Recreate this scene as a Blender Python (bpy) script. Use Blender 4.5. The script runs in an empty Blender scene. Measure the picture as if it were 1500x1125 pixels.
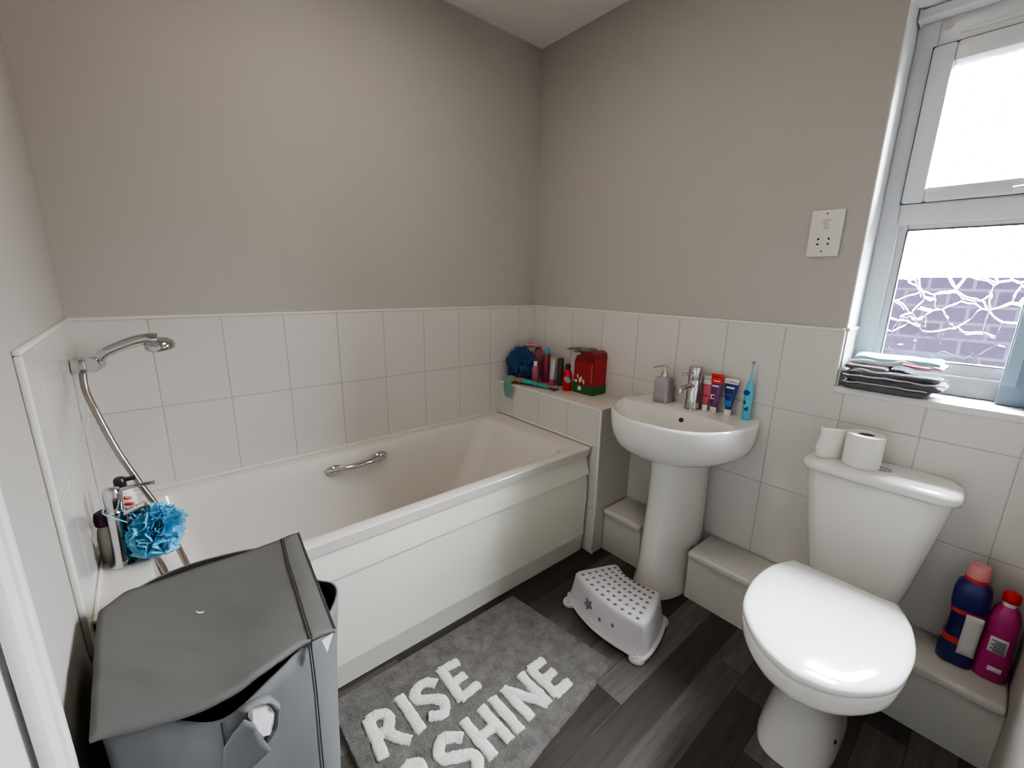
import bpy, bmesh, math, random
from mathutils import Vector, Matrix, noise
random.seed(7)
PI = math.pi
SC = bpy.context.scene
COL = SC.collection

# ------------------------------------------------------------------ dimensions (metres, floor z=0)
XL = -1.911      # tap-end wall, x
YF = -2.003      # wall beside the camera, y
CEIL = 2.405
TT = 1.12        # top of the tiling
TW, TH = 0.2, 0.301
LX, LY, LZ = -0.26, -0.725, 0.712   # tiled ledge at the bath end
WY0, WY1, WZ0, WZ1 = -1.475, -1.93, 0.935, 2.04   # window opening
WX = 0.13

# ------------------------------------------------------------------ materials
class N:
    def __init__(s, name):
        s.m = bpy.data.materials.new(name); s.m.use_nodes = True
        s.t = s.m.node_tree; s.p = s.t.nodes['Principled BSDF']; s.out = s.t.nodes['Material Output']
    def n(s, typ, **kw):
        x = s.t.nodes.new(typ)
        for k, v in kw.items(): setattr(x, k, v)
        return x
    def l(s, a, b): s.t.links.new(a, b)
    def val(s, v):
        x = s.n('ShaderNodeValue'); x.outputs[0].default_value = v; return x.outputs[0]
    def math(s, op, a, b=None, c=None):
        x = s.n('ShaderNodeMath', operation=op)
        for i, q in enumerate((a, b, c)):
            if q is None: continue
            if isinstance(q, (int, float)): x.inputs[i].default_value = q
            else: s.l(q, x.inputs[i])
        return x.outputs[0]
    def mix(s, f, a, b):
        x = s.n('ShaderNodeMix', data_type='RGBA')
        for i, q in ((0, f), (6, a), (7, b)):
            if isinstance(q, (int, float)): x.inputs[i].default_value = q
            elif isinstance(q, tuple): x.inputs[i].default_value = (*q, 1)[:4]
            else: s.l(q, x.inputs[i])
        return x.outputs[2]
    def bump(s, h, strength, dist, normal=None):
        b = s.n('ShaderNodeBump'); b.inputs['Strength'].default_value = strength; b.inputs['Distance'].default_value = dist
        s.l(h, b.inputs['Height'])
        if normal: s.l(normal, b.inputs['Normal'])
        return b.outputs[0]
    def noise(s, vec, scale, detail=2, rough=.5):
        x = s.n('ShaderNodeTexNoise'); x.inputs['Scale'].default_value = scale; x.inputs['Detail'].default_value = detail
        x.inputs['Roughness'].default_value = rough
        if vec: s.l(vec, x.inputs['Vector'])
        return x.outputs[0]
    def pos(s): return s.n('ShaderNodeNewGeometry').outputs['Position']
    def obj(s): return s.n('ShaderNodeTexCoord').outputs['Object']

def mat(name, col, rough=.5, metal=0, spec=.5, coat=0, bscale=0, bstr=.2, bdist=.002, var=0, vscale=8, sheen=0, alpha=1, trans=0):
    k = N(name); p = k.p
    p.inputs['Base Color'].default_value = (*col, 1); p.inputs['Roughness'].default_value = rough
    p.inputs['Metallic'].default_value = metal; p.inputs['Specular IOR Level'].default_value = spec
    p.inputs['Coat Weight'].default_value = coat; p.inputs['Coat Roughness'].default_value = .08
    p.inputs['Sheen Weight'].default_value = sheen; p.inputs['Alpha'].default_value = alpha
    p.inputs['Transmission Weight'].default_value = trans
    if var:
        f = k.noise(k.obj(), vscale, 3)
        k.l(k.mix(f, tuple(c*(1-var) for c in col), tuple(min(1, c*(1+var)) for c in col)), p.inputs['Base Color'])
    if bscale:
        k.l(k.bump(k.noise(k.obj(), bscale, 3), bstr, bdist), p.inputs['Normal'])
    return k.m

def tile_mat(name, axis, u0, v0=.217, col=(.66, .64, .61), gc=(.43, .415, .40)):
    k = N(name); sep = k.n('ShaderNodeSeparateXYZ'); P = k.pos(); k.l(P, sep.inputs[0])
    u = k.math('DIVIDE', k.math('SUBTRACT', sep.outputs[axis], u0), TW)
    v = k.math('DIVIDE', k.math('SUBTRACT', sep.outputs[2], v0), TH)
    def edge(q, size):
        f = k.math('FRACT', q)
        return k.math('MULTIPLY', k.math('MINIMUM', f, k.math('SUBTRACT', 1, f)), size)
    d = k.math('MINIMUM', edge(u, TW), edge(v, TH))
    s = k.n('ShaderNodeMapRange'); s.inputs[1].default_value = .0010; s.inputs[2].default_value = .0022
    k.l(d, s.inputs[0])
    wn = k.n('ShaderNodeTexWhiteNoise', noise_dimensions='2D'); cb = k.n('ShaderNodeCombineXYZ')
    k.l(k.math('FLOOR', u), cb.inputs[0]); k.l(k.math('FLOOR', v), cb.inputs[1]); k.l(cb.outputs[0], wn.inputs['Vector'])
    tc = k.mix(wn.outputs[0], tuple(c*.985 for c in col), tuple(c*1.015 for c in col))
    k.l(k.mix(s.outputs[0], gc, tc), k.p.inputs['Base Color'])
    r = k.n('ShaderNodeMapRange'); r.inputs[3].default_value = .7; r.inputs[4].default_value = .1
    k.l(s.outputs[0], r.inputs[0]); k.l(r.outputs[0], k.p.inputs['Roughness'])
    h = k.n('ShaderNodeMapRange'); h.inputs[1].default_value = .001; h.inputs[2].default_value = .004
    k.l(d, h.inputs[0])
    b1 = k.bump(k.noise(P, 9, 1), .12, .004)
    k.l(k.bump(h.outputs[0], .5, .0015, b1), k.p.inputs['Normal'])
    return k.m

def floor_mat():
    k = N('plank_vinyl'); sep = k.n('ShaderNodeSeparateXYZ'); P = k.pos(); k.l(P, sep.inputs[0])
    row = k.math('DIVIDE', k.math('ADD', sep.outputs[1], 2.052), .098)
    ri = k.math('FLOOR', row)
    wr = k.n('ShaderNodeTexWhiteNoise', noise_dimensions='1D'); k.l(ri, wr.inputs['W'])
    cx = k.math('ADD', k.math('DIVIDE', sep.outputs[0], .62), k.math('MULTIPLY', wr.outputs[0], 5))
    ci = k.math('FLOOR', cx)
    cb = k.n('ShaderNodeCombineXYZ'); k.l(ri, cb.inputs[0]); k.l(ci, cb.inputs[1])
    wn = k.n('ShaderNodeTexWhiteNoise', noise_dimensions='2D'); k.l(cb.outputs[0], wn.inputs['Vector'])
    mp = k.n('ShaderNodeCombineXYZ')
    k.l(k.math('ADD', k.math('MULTIPLY', sep.outputs[0], 3.0), k.math('MULTIPLY', wn.outputs[0], 37)), mp.inputs[0])
    k.l(k.math('MULTIPLY', sep.outputs[1], 34), mp.inputs[1])
    g = k.noise(mp.outputs[0], 1.6, 6, .62)
    mp2 = k.n('ShaderNodeCombineXYZ')
    k.l(k.math('ADD', k.math('MULTIPLY', sep.outputs[0], 1.6), k.math('MULTIPLY', wn.outputs[0], 11)), mp2.inputs[0])
    k.l(k.math('MULTIPLY', sep.outputs[1], 9), mp2.inputs[1])
    g2 = k.noise(mp2.outputs[0], 2.0, 4, .55)
    base = k.n('ShaderNodeValToRGB'); e = base.color_ramp.elements
    e[0].position = .05; e[0].color = (.024, .019, .0165, 1); e[1].position = .95; e[1].color = (.105, .092, .084, 1)
    x = e.new(.5); x.color = (.050, .0425, .038, 1)
    k.l(wn.outputs[0], base.inputs[0])
    cr = k.n('ShaderNodeMapRange'); cr.inputs[1].default_value = .25; cr.inputs[2].default_value = .75
    cr.inputs[3].default_value = .3; cr.inputs[4].default_value = 1.65
    k.l(k.math('ADD', k.math('MULTIPLY', g, .6), k.math('MULTIPLY', g2, .4)), cr.inputs[0])
    mu = k.n('ShaderNodeMix', data_type='RGBA', blend_type='MULTIPLY'); mu.inputs[0].default_value = 1
    k.l(base.outputs[0], mu.inputs[6]); gg = k.n('ShaderNodeCombineColor')
    for i in range(3): k.l(cr.outputs[0], gg.inputs[i])
    k.l(gg.outputs[0], mu.inputs[7])
    fy = k.math('FRACT', row); fx = k.math('FRACT', cx)
    dy = k.math('MULTIPLY', k.math('MINIMUM', fy, k.math('SUBTRACT', 1, fy)), .098)
    dx = k.math('MULTIPLY', k.math('MINIMUM', fx, k.math('SUBTRACT', 1, fx)), .62)
    d = k.math('MINIMUM', dx, dy)
    s = k.n('ShaderNodeMapRange'); s.inputs[1].default_value = .0003; s.inputs[2].default_value = .0016; k.l(d, s.inputs[0])
    k.l(k.mix(s.outputs[0], (.012, .010, .009), mu.outputs[2]), k.p.inputs['Base Color'])
    k.p.inputs['Roughness'].default_value = .42
    k.l(k.bump(k.math('ADD', k.math('MULTIPLY', g, .5), s.outputs[0]), .25, .0012), k.p.inputs['Normal'])
    return k.m

def rug_mat(name, c0, c1, scale=420):
    k = N(name); o = k.pos()
    a = k.noise(o, scale, 2, .7); b = k.noise(o, 26, 3, .6)
    f = k.math('ADD', k.math('MULTIPLY', a, .6), k.math('MULTIPLY', b, .4))
    r = k.n('ShaderNodeMapRange'); r.inputs[1].default_value = .3; r.inputs[2].default_value = .7; k.l(f, r.inputs[0])
    k.l(k.mix(r.outputs[0], c0, c1), k.p.inputs['Base Color'])
    k.p.inputs['Roughness'].default_value = .95; k.p.inputs['Specular IOR Level'].default_value = .1
    k.l(k.bump(a, .9, .004), k.p.inputs['Normal'])
    return k.m

def obscure_glass():
    # clear pane whose moulded ridges bend the view
    k = N('obscure_glass'); P = k.pos()
    wob = k.n('ShaderNodeVectorMath', operation='SCALE'); wob.inputs[3].default_value = .03
    nz = k.n('ShaderNodeTexNoise'); nz.inputs['Scale'].default_value = 14; k.l(P, nz.inputs['Vector'])
    k.l(nz.outputs[1], wob.inputs[0])
    ad = k.n('ShaderNodeVectorMath', operation='ADD'); k.l(P, ad.inputs[0]); k.l(wob.outputs[0], ad.inputs[1])
    v = k.n('ShaderNodeTexVoronoi', feature='DISTANCE_TO_EDGE'); v.inputs['Scale'].default_value = 17
    k.l(ad.outputs[0], v.inputs['Vector'])
    m = k.n('ShaderNodeMapRange'); m.inputs[1].default_value = .012; m.inputs[2].default_value = .052
    m.inputs[3].default_value = 1; m.inputs[4].default_value = 0; k.l(v.outputs[0], m.inputs[0])
    rip = k.noise(P, 45, 2)
    h = k.math('ADD', m.outputs[0], k.math('MULTIPLY', rip, .5))
    nb = k.bump(h, 1.0, .008)
    rf = k.n('ShaderNodeBsdfRefraction'); rf.inputs['IOR'].default_value = 1.2; rf.inputs['Roughness'].default_value = .02
    k.l(nb, rf.inputs['Normal'])
    tr = k.n('ShaderNodeBsdfTransparent'); tr.inputs[0].default_value = (.97, .98, 1, 1)
    mx = k.n('ShaderNodeMixShader'); k.l(k.math('MULTIPLY', m.outputs[0], .75), mx.inputs[0]); k.l(tr.outputs[0], mx.inputs[1]); k.l(rf.outputs[0], mx.inputs[2])
    gl = k.n('ShaderNodeBsdfGlossy'); gl.inputs['Roughness'].default_value = .05
    m2 = k.n('ShaderNodeMixShader'); m2.inputs[0].default_value = .05
    k.l(mx.outputs[0], m2.inputs[1]); k.l(gl.outputs[0], m2.inputs[2]); k.l(m2.outputs[0], k.out.inputs[0])
    return k.m

def brick_mat():
    k = N('outside_brick'); P = k.pos(); mp = k.n('ShaderNodeMapping'); mp.inputs['Rotation'].default_value = (PI/2, 0, PI/2)
    k.l(P, mp.inputs[0]); b = k.n('ShaderNodeTexBrick'); k.l(P, b.inputs['Vector'])
    sw = k.n('ShaderNodeSeparateXYZ'); k.l(P, sw.inputs[0]); cb = k.n('ShaderNodeCombineXYZ')
    k.l(sw.outputs[1], cb.inputs[0]); k.l(sw.outputs[2], cb.inputs[1]); k.l(cb.outputs[0], b.inputs['Vector'])
    b.inputs['Scale'].default_value = 2.2; b.inputs['Color1'].default_value = (.017, .014, .023, 1); b.inputs['Color2'].default_value = (.0095, .008, .0145, 1)
    b.inputs['Mortar'].default_value = (.026, .022, .032, 1)
    k.l(b.outputs[0], k.p.inputs['Base Color']); k.p.inputs['Roughness'].default_value = .9; k.p.inputs['Specular IOR Level'].default_value = .02
    return k.m

M = {}
WALLC = (.468, .446, .415)
M['paint'] = mat('grey_paint', WALLC, .75, spec=.25, bscale=160, bstr=.12, bdist=.0012)
M['ceiling'] = mat('ceiling_paint', (.80, .785, .76), .8, spec=.2, bscale=140, bstr=.1, bdist=.001)
M['white_paint'] = mat('white_paint', (.80, .80, .79), .45, bscale=60, bstr=.06, bdist=.001)
M['upvc'] = mat('white_upvc', (.80, .81, .82), .28)
M['tile_back'] = tile_mat('tile_back', 0, -.1243)
M['tile_right'] = tile_mat('tile_right', 1, -.1054)
M['tile_left'] = tile_mat('tile_left', 1, -.19, gc=(.60, .58, .55))
M['tile_ledge'] = tile_mat('tile_ledge', 1, -.33, .531-.301)
M['tile_ledge_top'] = mat('tile_ledge_top', (.64, .61, .575), .14)
M['tile_plain'] = mat('tile_plain', (.70, .68, .65), .14)
M['bead'] = mat('tile_bead', (.76, .745, .71), .3)
M['floor'] = floor_mat()
M['boxing'] = mat('boxing_paint', (.60, .585, .55), .38, bscale=30, bstr=.05, bdist=.001)
M['acrylic'] = mat('bath_acrylic', (.72, .685, .64), .13, coat=.4)
M['panel'] = mat('bath_panel_acrylic', (.76, .755, .67), .3, coat=.2, bscale=7, bstr=.1, bdist=.01)
M['ceramic'] = mat('white_ceramic', (.80, .79, .765), .09, coat=.5)
M['seatp'] = mat('white_seat_plastic', (.84, .84, .83), .12, coat=.3)
M['chrome'] = mat('chrome', (.62, .62, .63), .09, metal=1)
M['hose'] = mat('steel_hose', (.40, .36, .33), .3, metal=1)
M['dark'] = mat('dark_gap', (.01, .01, .01), .7)
M['fabric'] = mat('grey_hamper_fabric', (.122, .122, .117), .62, spec=.35, bscale=900, bstr=.25, bdist=.0006, var=.06, vscale=9)
M['fabric2'] = mat('grey_hamper_body', (.150, .155, .160), .62, spec=.35, bscale=900, bstr=.25, bdist=.0006, var=.06, vscale=9)
M['lining'] = mat('hamper_lining', (.012, .012, .013), .9)
M['white_fabric'] = mat('white_fabric', (.75, .74, .74), .9)
M['rug'] = rug_mat('rug_pile', (.060, .057, .054), (.24, .228, .215))
M['rugw'] = rug_mat('rug_lettering', (.52, .51, .47), (.84, .82, .78), 300)
M['stool'] = mat('stool_plastic', (.58, .555, .585), .35)
M['grip'] = mat('grip_star_rubber', (.15, .145, .15), .6)
M['stoolfoot'] = mat('stool_foot_rubber', (.55, .525, .555), .5)
M['paper'] = mat('toilet_paper', (.87, .86, .83), .95, spec=.1, bscale=350, bstr=.25, bdist=.0008)
M['card'] = mat('card_core', (.10, .06, .045), .9)
M['lilac'] = mat('lilac_ceramic', (.38, .345, .385), .55)
M['slab'] = mat('blue_grey_board', (.16, .215, .28), .5)
M['slabl'] = mat('pale_blue_panel', (.33, .45, .55), .4)
M['puff'] = mat('blue_puff_mesh', (.22, .56, .78), .6, spec=.3, bscale=700, bstr=.3, bdist=.0008)
M['socket'] = mat('socket_plastic', (.78, .765, .73), .3)
M['glass'] = obscure_glass()
M['brick'] = brick_mat()
M['ground'] = mat('outside_ground', (.3, .3, .3), .9, var=.2)
def C_(name, col, rough=.35, **k):
    if name not in M: M[name] = mat(name, col, rough, **k)
    return M[name]

# ------------------------------------------------------------------ mesh builder
def rrect(cx, cy, hx, hy, r, z, n=6):
    r = min(r, hx*.999, hy*.999); out = []
    for sx, sy, a0 in ((1, 1, 0), (-1, 1, 90), (-1, -1, 180), (1, -1, 270)):
        for i in range(n+1):
            a = math.radians(a0+90*i/n)
            out.append((cx+sx*(hx-r)+r*math.cos(a), cy+sy*(hy-r)+r*math.sin(a), z))
    return out

class B:
    def __init__(s): s.bm = bmesh.new(); s.mi = 0
    def face(s, vs):
        try: f = s.bm.faces.new(vs); f.material_index = s.mi; return f
        except ValueError: return None
    def box(s, x0, x1, y0, y1, z0, z1, bev=0, seg=2):
        b2 = bmesh.new()
        vs = [b2.verts.new((x, y, z)) for x in (min(x0, x1), max(x0, x1)) for y in (min(y0, y1), max(y0, y1)) for z in (min(z0, z1), max(z0, z1))]
        for q in ((0, 1, 3, 2), (4, 6, 7, 5), (0, 4, 5, 1), (2, 3, 7, 6), (0, 2, 6, 4), (1, 5, 7, 3)): b2.faces.new([vs[i] for i in q])
        if bev: bmesh.ops.bevel(b2, geom=b2.edges[:], offset=bev, segments=seg, affect='EDGES', profile=.5)
        s.merge(b2); return s
    def merge(s, b2, mtx=None):
        mp = {}
        for v in b2.verts: mp[v] = s.bm.verts.new(mtx @ v.co if mtx else v.co)
        for f in b2.faces: s.face([mp[v] for v in f.verts])
        b2.free()
    def loft(s, rings, caps=(True, True), closed=True):
        R_ = [[s.bm.verts.new(p) for p in r] for r in rings]
        n = len(R_[0])
        for a, b in zip(R_, R_[1:]):
            for i in range(n if closed else n-1):
                j = (i+1) % n; s.face([a[i], a[j], b[j], b[i]])
        if caps[0]: s.face(R_[0][::-1])
        if caps[1]: s.face(R_[-1])
        return s
    def lathe(s, prof, c=(0, 0, 0), axis=(0, 0, 1), seg=24, sx=1, sy=1, caps=(True, True)):
        q = Vector((0, 0, 1)).rotation_difference(Vector(axis).normalized())
        s.loft([[Vector(c)+q @ Vector((max(r, 1e-5)*math.cos(2*PI*i/seg)*sx, max(r, 1e-5)*math.sin(2*PI*i/seg)*sy, z)) for i in range(seg)] for r, z in prof], caps)
        return s
    def tube(s, pts, rad, seg=12, flat=1, caps=True):
        pts = [Vector(p) for p in pts]; rings = []
        up = Vector((0, 0, 1))
        rads = rad if isinstance(rad, (list, tuple)) else [rad]*len(pts)
        prev = None
        for i, p in enumerate(pts):
            t = (pts[min(i+1, len(pts)-1)]-pts[max(i-1, 0)]).normalized()
            a = t.cross(up) if prev is None else prev-t*prev.dot(t)
            if a.length < 1e-4: a = t.cross(Vector((1, 0, 0)))
            a.normalize(); b = a.cross(t); prev = a
            rings.append([p+rads[i]*(a*math.cos(2*PI*k/seg)+b*math.sin(2*PI*k/seg)*flat) for k in range(seg)])
        s.loft(rings, (caps, caps)); return s
    def prism(s, out, z0, z1, m=None):
        f = (lambda p, z: m @ Vector((p[0], p[1], z))) if m else (lambda p, z: (p[0], p[1], z))
        s.loft([[f(p, z0) for p in out], [f(p, z1) for p in out]]); return s
    def sphere(s, c, r, sx=1, sy=1, sz=1, u=20, v=12):
        b2 = bmesh.new(); bmesh.ops.create_uvsphere(b2, u_segments=u, v_segments=v, radius=r)
        s.merge(b2, Matrix.Translation(c) @ Matrix.Diagonal((sx, sy, sz, 1))); return s
    def grid(s, f, nu, nv):
        V = [[s.bm.verts.new(f(i/nu, j/nv)) for j in range(nv+1)] for i in range(nu+1)]
        for i in range(nu):
            for j in range(nv): s.face([V[i][j], V[i+1][j], V[i+1][j+1], V[i][j+1]])
        return s
    def noise(s, amp, scale, seed=0, zfac=1):
        for v in s.bm.verts:
            d = noise.noise_vector(v.co*scale+Vector((seed, seed*2, 0)))*amp; v.co += Vector((d.x, d.y, d.z*zfac))
        return s
    def xf(s, m):
        bmesh.ops.transform(s.bm, matrix=m, verts=s.bm.verts[:]); return s
    def bevel(s, off, seg=2, ang=40):
        bmesh.ops.remove_doubles(s.bm, verts=s.bm.verts[:], dist=1e-6)
        es = [e for e in s.bm.edges if len(e.link_faces) == 2 and e.calc_face_angle(0) > math.radians(ang)]
        bmesh.ops.bevel(s.bm, geom=es, offset=off, segments=seg, affect='EDGES', profile=.5); return s
    def build(s, name, m, parent=None, smooth=40, label=None, sub=0, solid=0, at=None):
        bmesh.ops.recalc_face_normals(s.bm, faces=s.bm.faces[:])
        me = bpy.data.meshes.new(name); 
        if at is not None: bmesh.ops.translate(s.bm, vec=-Vector(at), verts=s.bm.verts[:])
        s.bm.to_mesh(me); s.bm.free()
        for q in (m if isinstance(m, list) else [m]): me.materials.append(q)
        if smooth:
            for p in me.polygons: p.use_smooth = True
            me.set_sharp_from_angle(angle=math.radians(smooth))
        o = bpy.data.objects.new(name, me); COL.objects.link(o)
        if parent:
            o.parent = parent
            inv = Vector((0, 0, 0)); q = parent
            while q: inv += q.location; q = q.parent
            if at is None: o.location = -inv
            else: o.location = Vector(at)-inv
        elif at is not None: o.location = at
        if label: o['label'] = label
        if solid:
            d = o.modifiers.new('solid', 'SOLIDIFY'); d.thickness = solid; d.offset = -1
        if sub:
            d = o.modifiers.new('sub', 'SUBSURF'); d.levels = d.render_levels = sub
        return o

def tag(o, label, cat, group=None):
    o['label'] = label; o['category'] = cat
    if group: o['group'] = group
    return o
def thing(name, loc, label, cat, group=None):
    o = bpy.data.objects.new(name, None); o.empty_display_size = .05; o.location = loc; COL.objects.link(o)
    return tag(o, label, cat, group)
def struct(b, name, m, parent=None, **k):
    o = b.build(name, m, parent, **k)
    if not parent: o['kind'] = 'structure'
    return o

def smooth_path(pts, n=8, closed=False):
    P = [Vector(p) for p in pts]; out = []; L = len(P)
    for i in range(L if closed else L-1):
        g = (lambda j: P[j % L]) if closed else (lambda j: P[max(0, min(L-1, j))])
        p0, p1, p2, p3 = g(i-1), g(i), g(i+1), g(i+2)
        for k in range(n):
            t = k/n
            out.append(.5*((2*p1)+(p2-p0)*t+(2*p0-5*p1+4*p2-p3)*t*t+(3*p1-p0-3*p2+p3)*t**3))
    if not closed: out.append(P[-1])
    return out

# ================================================================== SETTING
b = B(); b.box(XL-.3, .3, YF-.15, .12, -.1, 0); struct(b, 'floor', M['floor'], smooth=0)
b = B(); b.box(XL-.3, .3, YF-.15, .12, CEIL, CEIL+.1); struct(b, 'ceiling', M['ceiling'], smooth=0)
b = B(); b.box(XL-.15, .25, 0, .12, 0, CEIL); struct(b, 'wall_back', M['paint'], smooth=0)
b = B()
b.box(0, .25, WY0, 0, 0, CEIL); b.box(0, .25, WY1, WY0, 0, WZ0-.02); b.box(0, .25, WY1, WY0, WZ1, CEIL); b.box(0, .25, YF-.12, WY1, 0, CEIL)
struct(b, 'wall_right', M['paint'], smooth=0)
DY0, DY1, DZ = -1.095, -1.93, 2.02
b = B(); b.box(XL-.14, XL, DY0, 0, 0, CEIL); b.box(XL-.14, XL, DY1, DY0, DZ, CEIL); b.box(XL-.14, XL, YF-.12, DY1, 0, CEIL)
struct(b, 'wall_left', M['paint'], smooth=0)
b = B(); b.box(XL-.15, .25, YF-.12, YF, 0, CEIL); struct(b, 'wall_front', M['paint'], smooth=0)

# tiling (8 mm slabs) and white edging bead
t = .008
b = B(); b.box(XL, 0, -t, 0, 0, TT-.006); struct(b, 'wall_back_tiling', M['tile_back'], smooth=0)
b = B(); b.box(-t, 0, WY0, -t, 0, TT-.006); b.box(-t, 0, YF, WY0, 0, WZ0-.02); struct(b, 'wall_right_tiling', M['tile_right'], smooth=0)
b = B(); b.box(XL, XL+t, -.735, -t, 0, TT-.006); struct(b, 'wall_left_tiling', M['tile_left'], smooth=0)
b = B(); b.box(-.001, WX, WY0-t, WY0-.0005, WZ0, TT-.006); struct(b, 'wall_reveal_tiling', M['tile_plain'], smooth=0)
b = B(); b.box(XL, 0, -.011, 0, TT-.006, TT+.004, .003); struct(b, 'trim_1', M['bead'])
b = B(); b.box(-.011, 0, WY0, 0, TT-.006, TT+.004, .003); b.box(-.011, -.0002, WY0-.003, WY0+.008, WZ0, TT-.006, .003); struct(b, 'trim_2', M['bead'])
b = B(); b.box(XL, XL+.011, -.745, 0, TT-.006, TT+.004, .003); b.box(XL, XL+.011, -.745, -.735, .5, TT-.006, .003); struct(b, 'trim_3', M['bead'])
b = B(); b.box(-.001, WX, WY0-.012, WY0, TT-.006, TT+.006, .003); struct(b, 'trim_4', M['bead'])
# white silicone round the bath
b = B(); b.box(XL+t, LX, -.016, -t, .531, .541, .003); b.box(XL+t, XL+t+.008, -.69, -t, .531, .541, .003); b.box(LX-.010, LX-.001, -.69, -t, .531, .541, .003)
struct(b, 'trim_5', M['bead'])
# window lining
b = B(); b.box(-.001, .2, WY0-.004, WY0, TT+.004, WZ1); b.box(-.001, .2, WY1, WY1+.004, WZ0, WZ1); b.box(-.001, .2, WY1, WY0, WZ1-.004, WZ1)
struct(b, 'trim_6', M['white_paint'], smooth=0)
b = B(); b.box(-.014, .2, WY1, WY0, WZ0-.022, WZ0, .004); struct(b, 'trim_7', M['white_paint'])

# tiled ledge and its end pillar
b = B(); b.box(LX+.002, -t, LY+.002, -t, 0, LZ-.004); led = struct(b, 'wall_ledge', M['boxing'], smooth=0)
b = B(); b.box(LX-.003, LX+.002, LY, -t, 0, LZ-.004); struct(b, 'tile_face', M['tile_ledge'], led, smooth=0)
b = B(); b.box(LX-.003, -t, LY, -t, LZ-.004, LZ, .0015); struct(b, 'tile_top', M['tile_ledge_top'], led)
b = B(); b.box(LX-.006, LX-.001, LY-.003, -t, LZ-.007, LZ+.002, .002); b.box(LX-.005, LX+.004, LY-.004, LY+.006, 0, LZ-.005, .002); struct(b, 'edge_bead', M['bead'], led)

# low boxing that hides the pipes
PX0, PX1 = -.925, -1.148
lb = B(); lb.box(-.186, -t, PX0, LY-.001, 0, .186); lb.box(-.186, -t, YF, PX1, 0, .186); lb = struct(lb, 'wall_boxing', M['boxing'], smooth=0)
b = B(); b.box(-.200, -t, PX0, LY-.001, .186, .217, .009, 3); b.box(-.200, -t, YF+.001, PX1, .186, .217, .009, 3); struct(b, 'boxing_shelf', M['boxing'], lb)

# door and architrave on the tap-end wall
b = B(); b.box(XL, XL+.016, DY0-.048, DY0+.012, 0, DZ+.05, .004); b.box(XL, XL+.022, DY0-.016, DY0+.010, 0, DZ+.05, .006)
b.box(XL, XL+.016, DY1-.02, DY0, DZ-.005, DZ+.06, .004); b.box(XL, XL+.016, DY1-.02, DY1+.045, 0, DZ+.05, .004)
struct(b, 'trim_8', M['white_paint'])
b = B(); b.box(XL-.045, XL-.006, DY1+.004, DY0-.004, .006, DZ-.004, .002)
door = struct(b, 'door_1', M['white_paint'])
b = B()
for y0, y1, z0, z1 in ((-1.24, -1.47, .2, .95), (-1.55, -1.78, .2, .95), (-1.24, -1.47, 1.1, 1.85), (-1.55, -1.78, 1.1, 1.85)):
    b.box(XL-.008, XL-.0035, y1, y0, z0, z1, .002)
b.build('door_panel', M['white_paint'], door)
b = B(); b.tube([(XL-.006, -1.85, 1.02), (XL+.045, -1.85, 1.02), (XL+.05, -1.84, 1.02), (XL+.05, -1.73, 1.02)], .009); b.lathe([(.025, 0), (.025, .006), (.02, .008)], (XL-.007, -1.85, 1.02), (1, 0, 0))
b.build('door_handle', M['chrome'], door)

# ------------------------------------------------------------------ window
def frame(b, y0, y1, z0, z1, w, x0, x1, bev=.003, wb=None, wt=None):
    wb = wb or w; wt = wt or w
    b.box(x0, x1, y0-w, y0, z0, z1, bev); b.box(x0, x1, y1, y1+w, z0, z1, bev)
    b.box(x0, x1, y1+w*.98, y0-w*.98, z0, z0+wb, bev); b.box(x0, x1, y1+w*.98, y0-w*.98, z1-wt, z1, bev)
fy0, fy1, fz0, fz1 = WY0-.004, WY1+.004, WZ0+.001, WZ1-.005
b = B(); frame(b, fy0, fy1, fz0, fz1, .052, WX, WX+.07, .005, wb=.06, wt=.105)
b.box(WX, WX+.07, fy1+.04, fy0-.04, 1.447, 1.513, .005)
win = struct(b, 'window_1', M['upvc'])
b = B(); frame(b, fy0-.045, fy1+.045, 1.005-.015, 1.452, .028, WX+.012, WX+.05, .006, wb=.042, wt=.02); b.build('glazing_bead', M['upvc'], win)
sash = B(); frame(sash, fy0-.046, fy1+.046, 1.509, 1.934, .052, WX-.014, WX+.05, .008, wb=.042); sash = sash.build('sash', M['upvc'], win)
b = B(); b.box(WX+.030, WX+.034, fy1+.05, fy0-.05, 1.54, 1.90); b.build('pane', M['glass'], sash, smooth=0)
b = B(); b.box(WX+.030, WX+.034, fy1+.05, fy0-.05, 1.02, 1.45); b.build('pane', M['glass'], win, smooth=0)
b = B(); b.box(WX-.026, WX-.013, -1.80, -1.757, 1.511, 1.527, .005, 3); b.tube([(WX-.03, -1.757, 1.520), (WX-.036, -1.80, 1.522), (WX-.036, -1.88, 1.514)], [.008, .0075, .006], flat=.8)
b.build('window_handle', M['white_paint'], sash, label='white sash handle')
b = B(); b.box(WX-.006, WX+.002, -1.90, -1.575, 1.953, 1.964, .002); b.build('trickle_vent', M['white_paint'], win)
b = B(); b.lathe([(.012, 0), (.012, .002)], (WX-.001, -1.545, 1.985), (-1, 0, 0)); b.build('screw_plate', C_('stained_plate', (.66, .64, .57)), win, label='stained bracket mark')
tr = thing('blind_rail', (WX-.02, -1.7, 2.0), 'white blind head rail fixed across the top of the window', 'blind rail')
b = B(); b.box(WX-.035, WX-.001, -1.922, -1.487, 2.002, 2.033, .004); b.box(WX-.040, WX-.034, -1.922, -1.487, 2.000, 2.010, .002); b.build('rail', M['upvc'], tr)
b = B(); b.box(WX-.042, WX-.001, -1.489, -1.482, 1.998, 2.034, .003); b.build('end_cap', M['white_paint'], tr)
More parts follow.
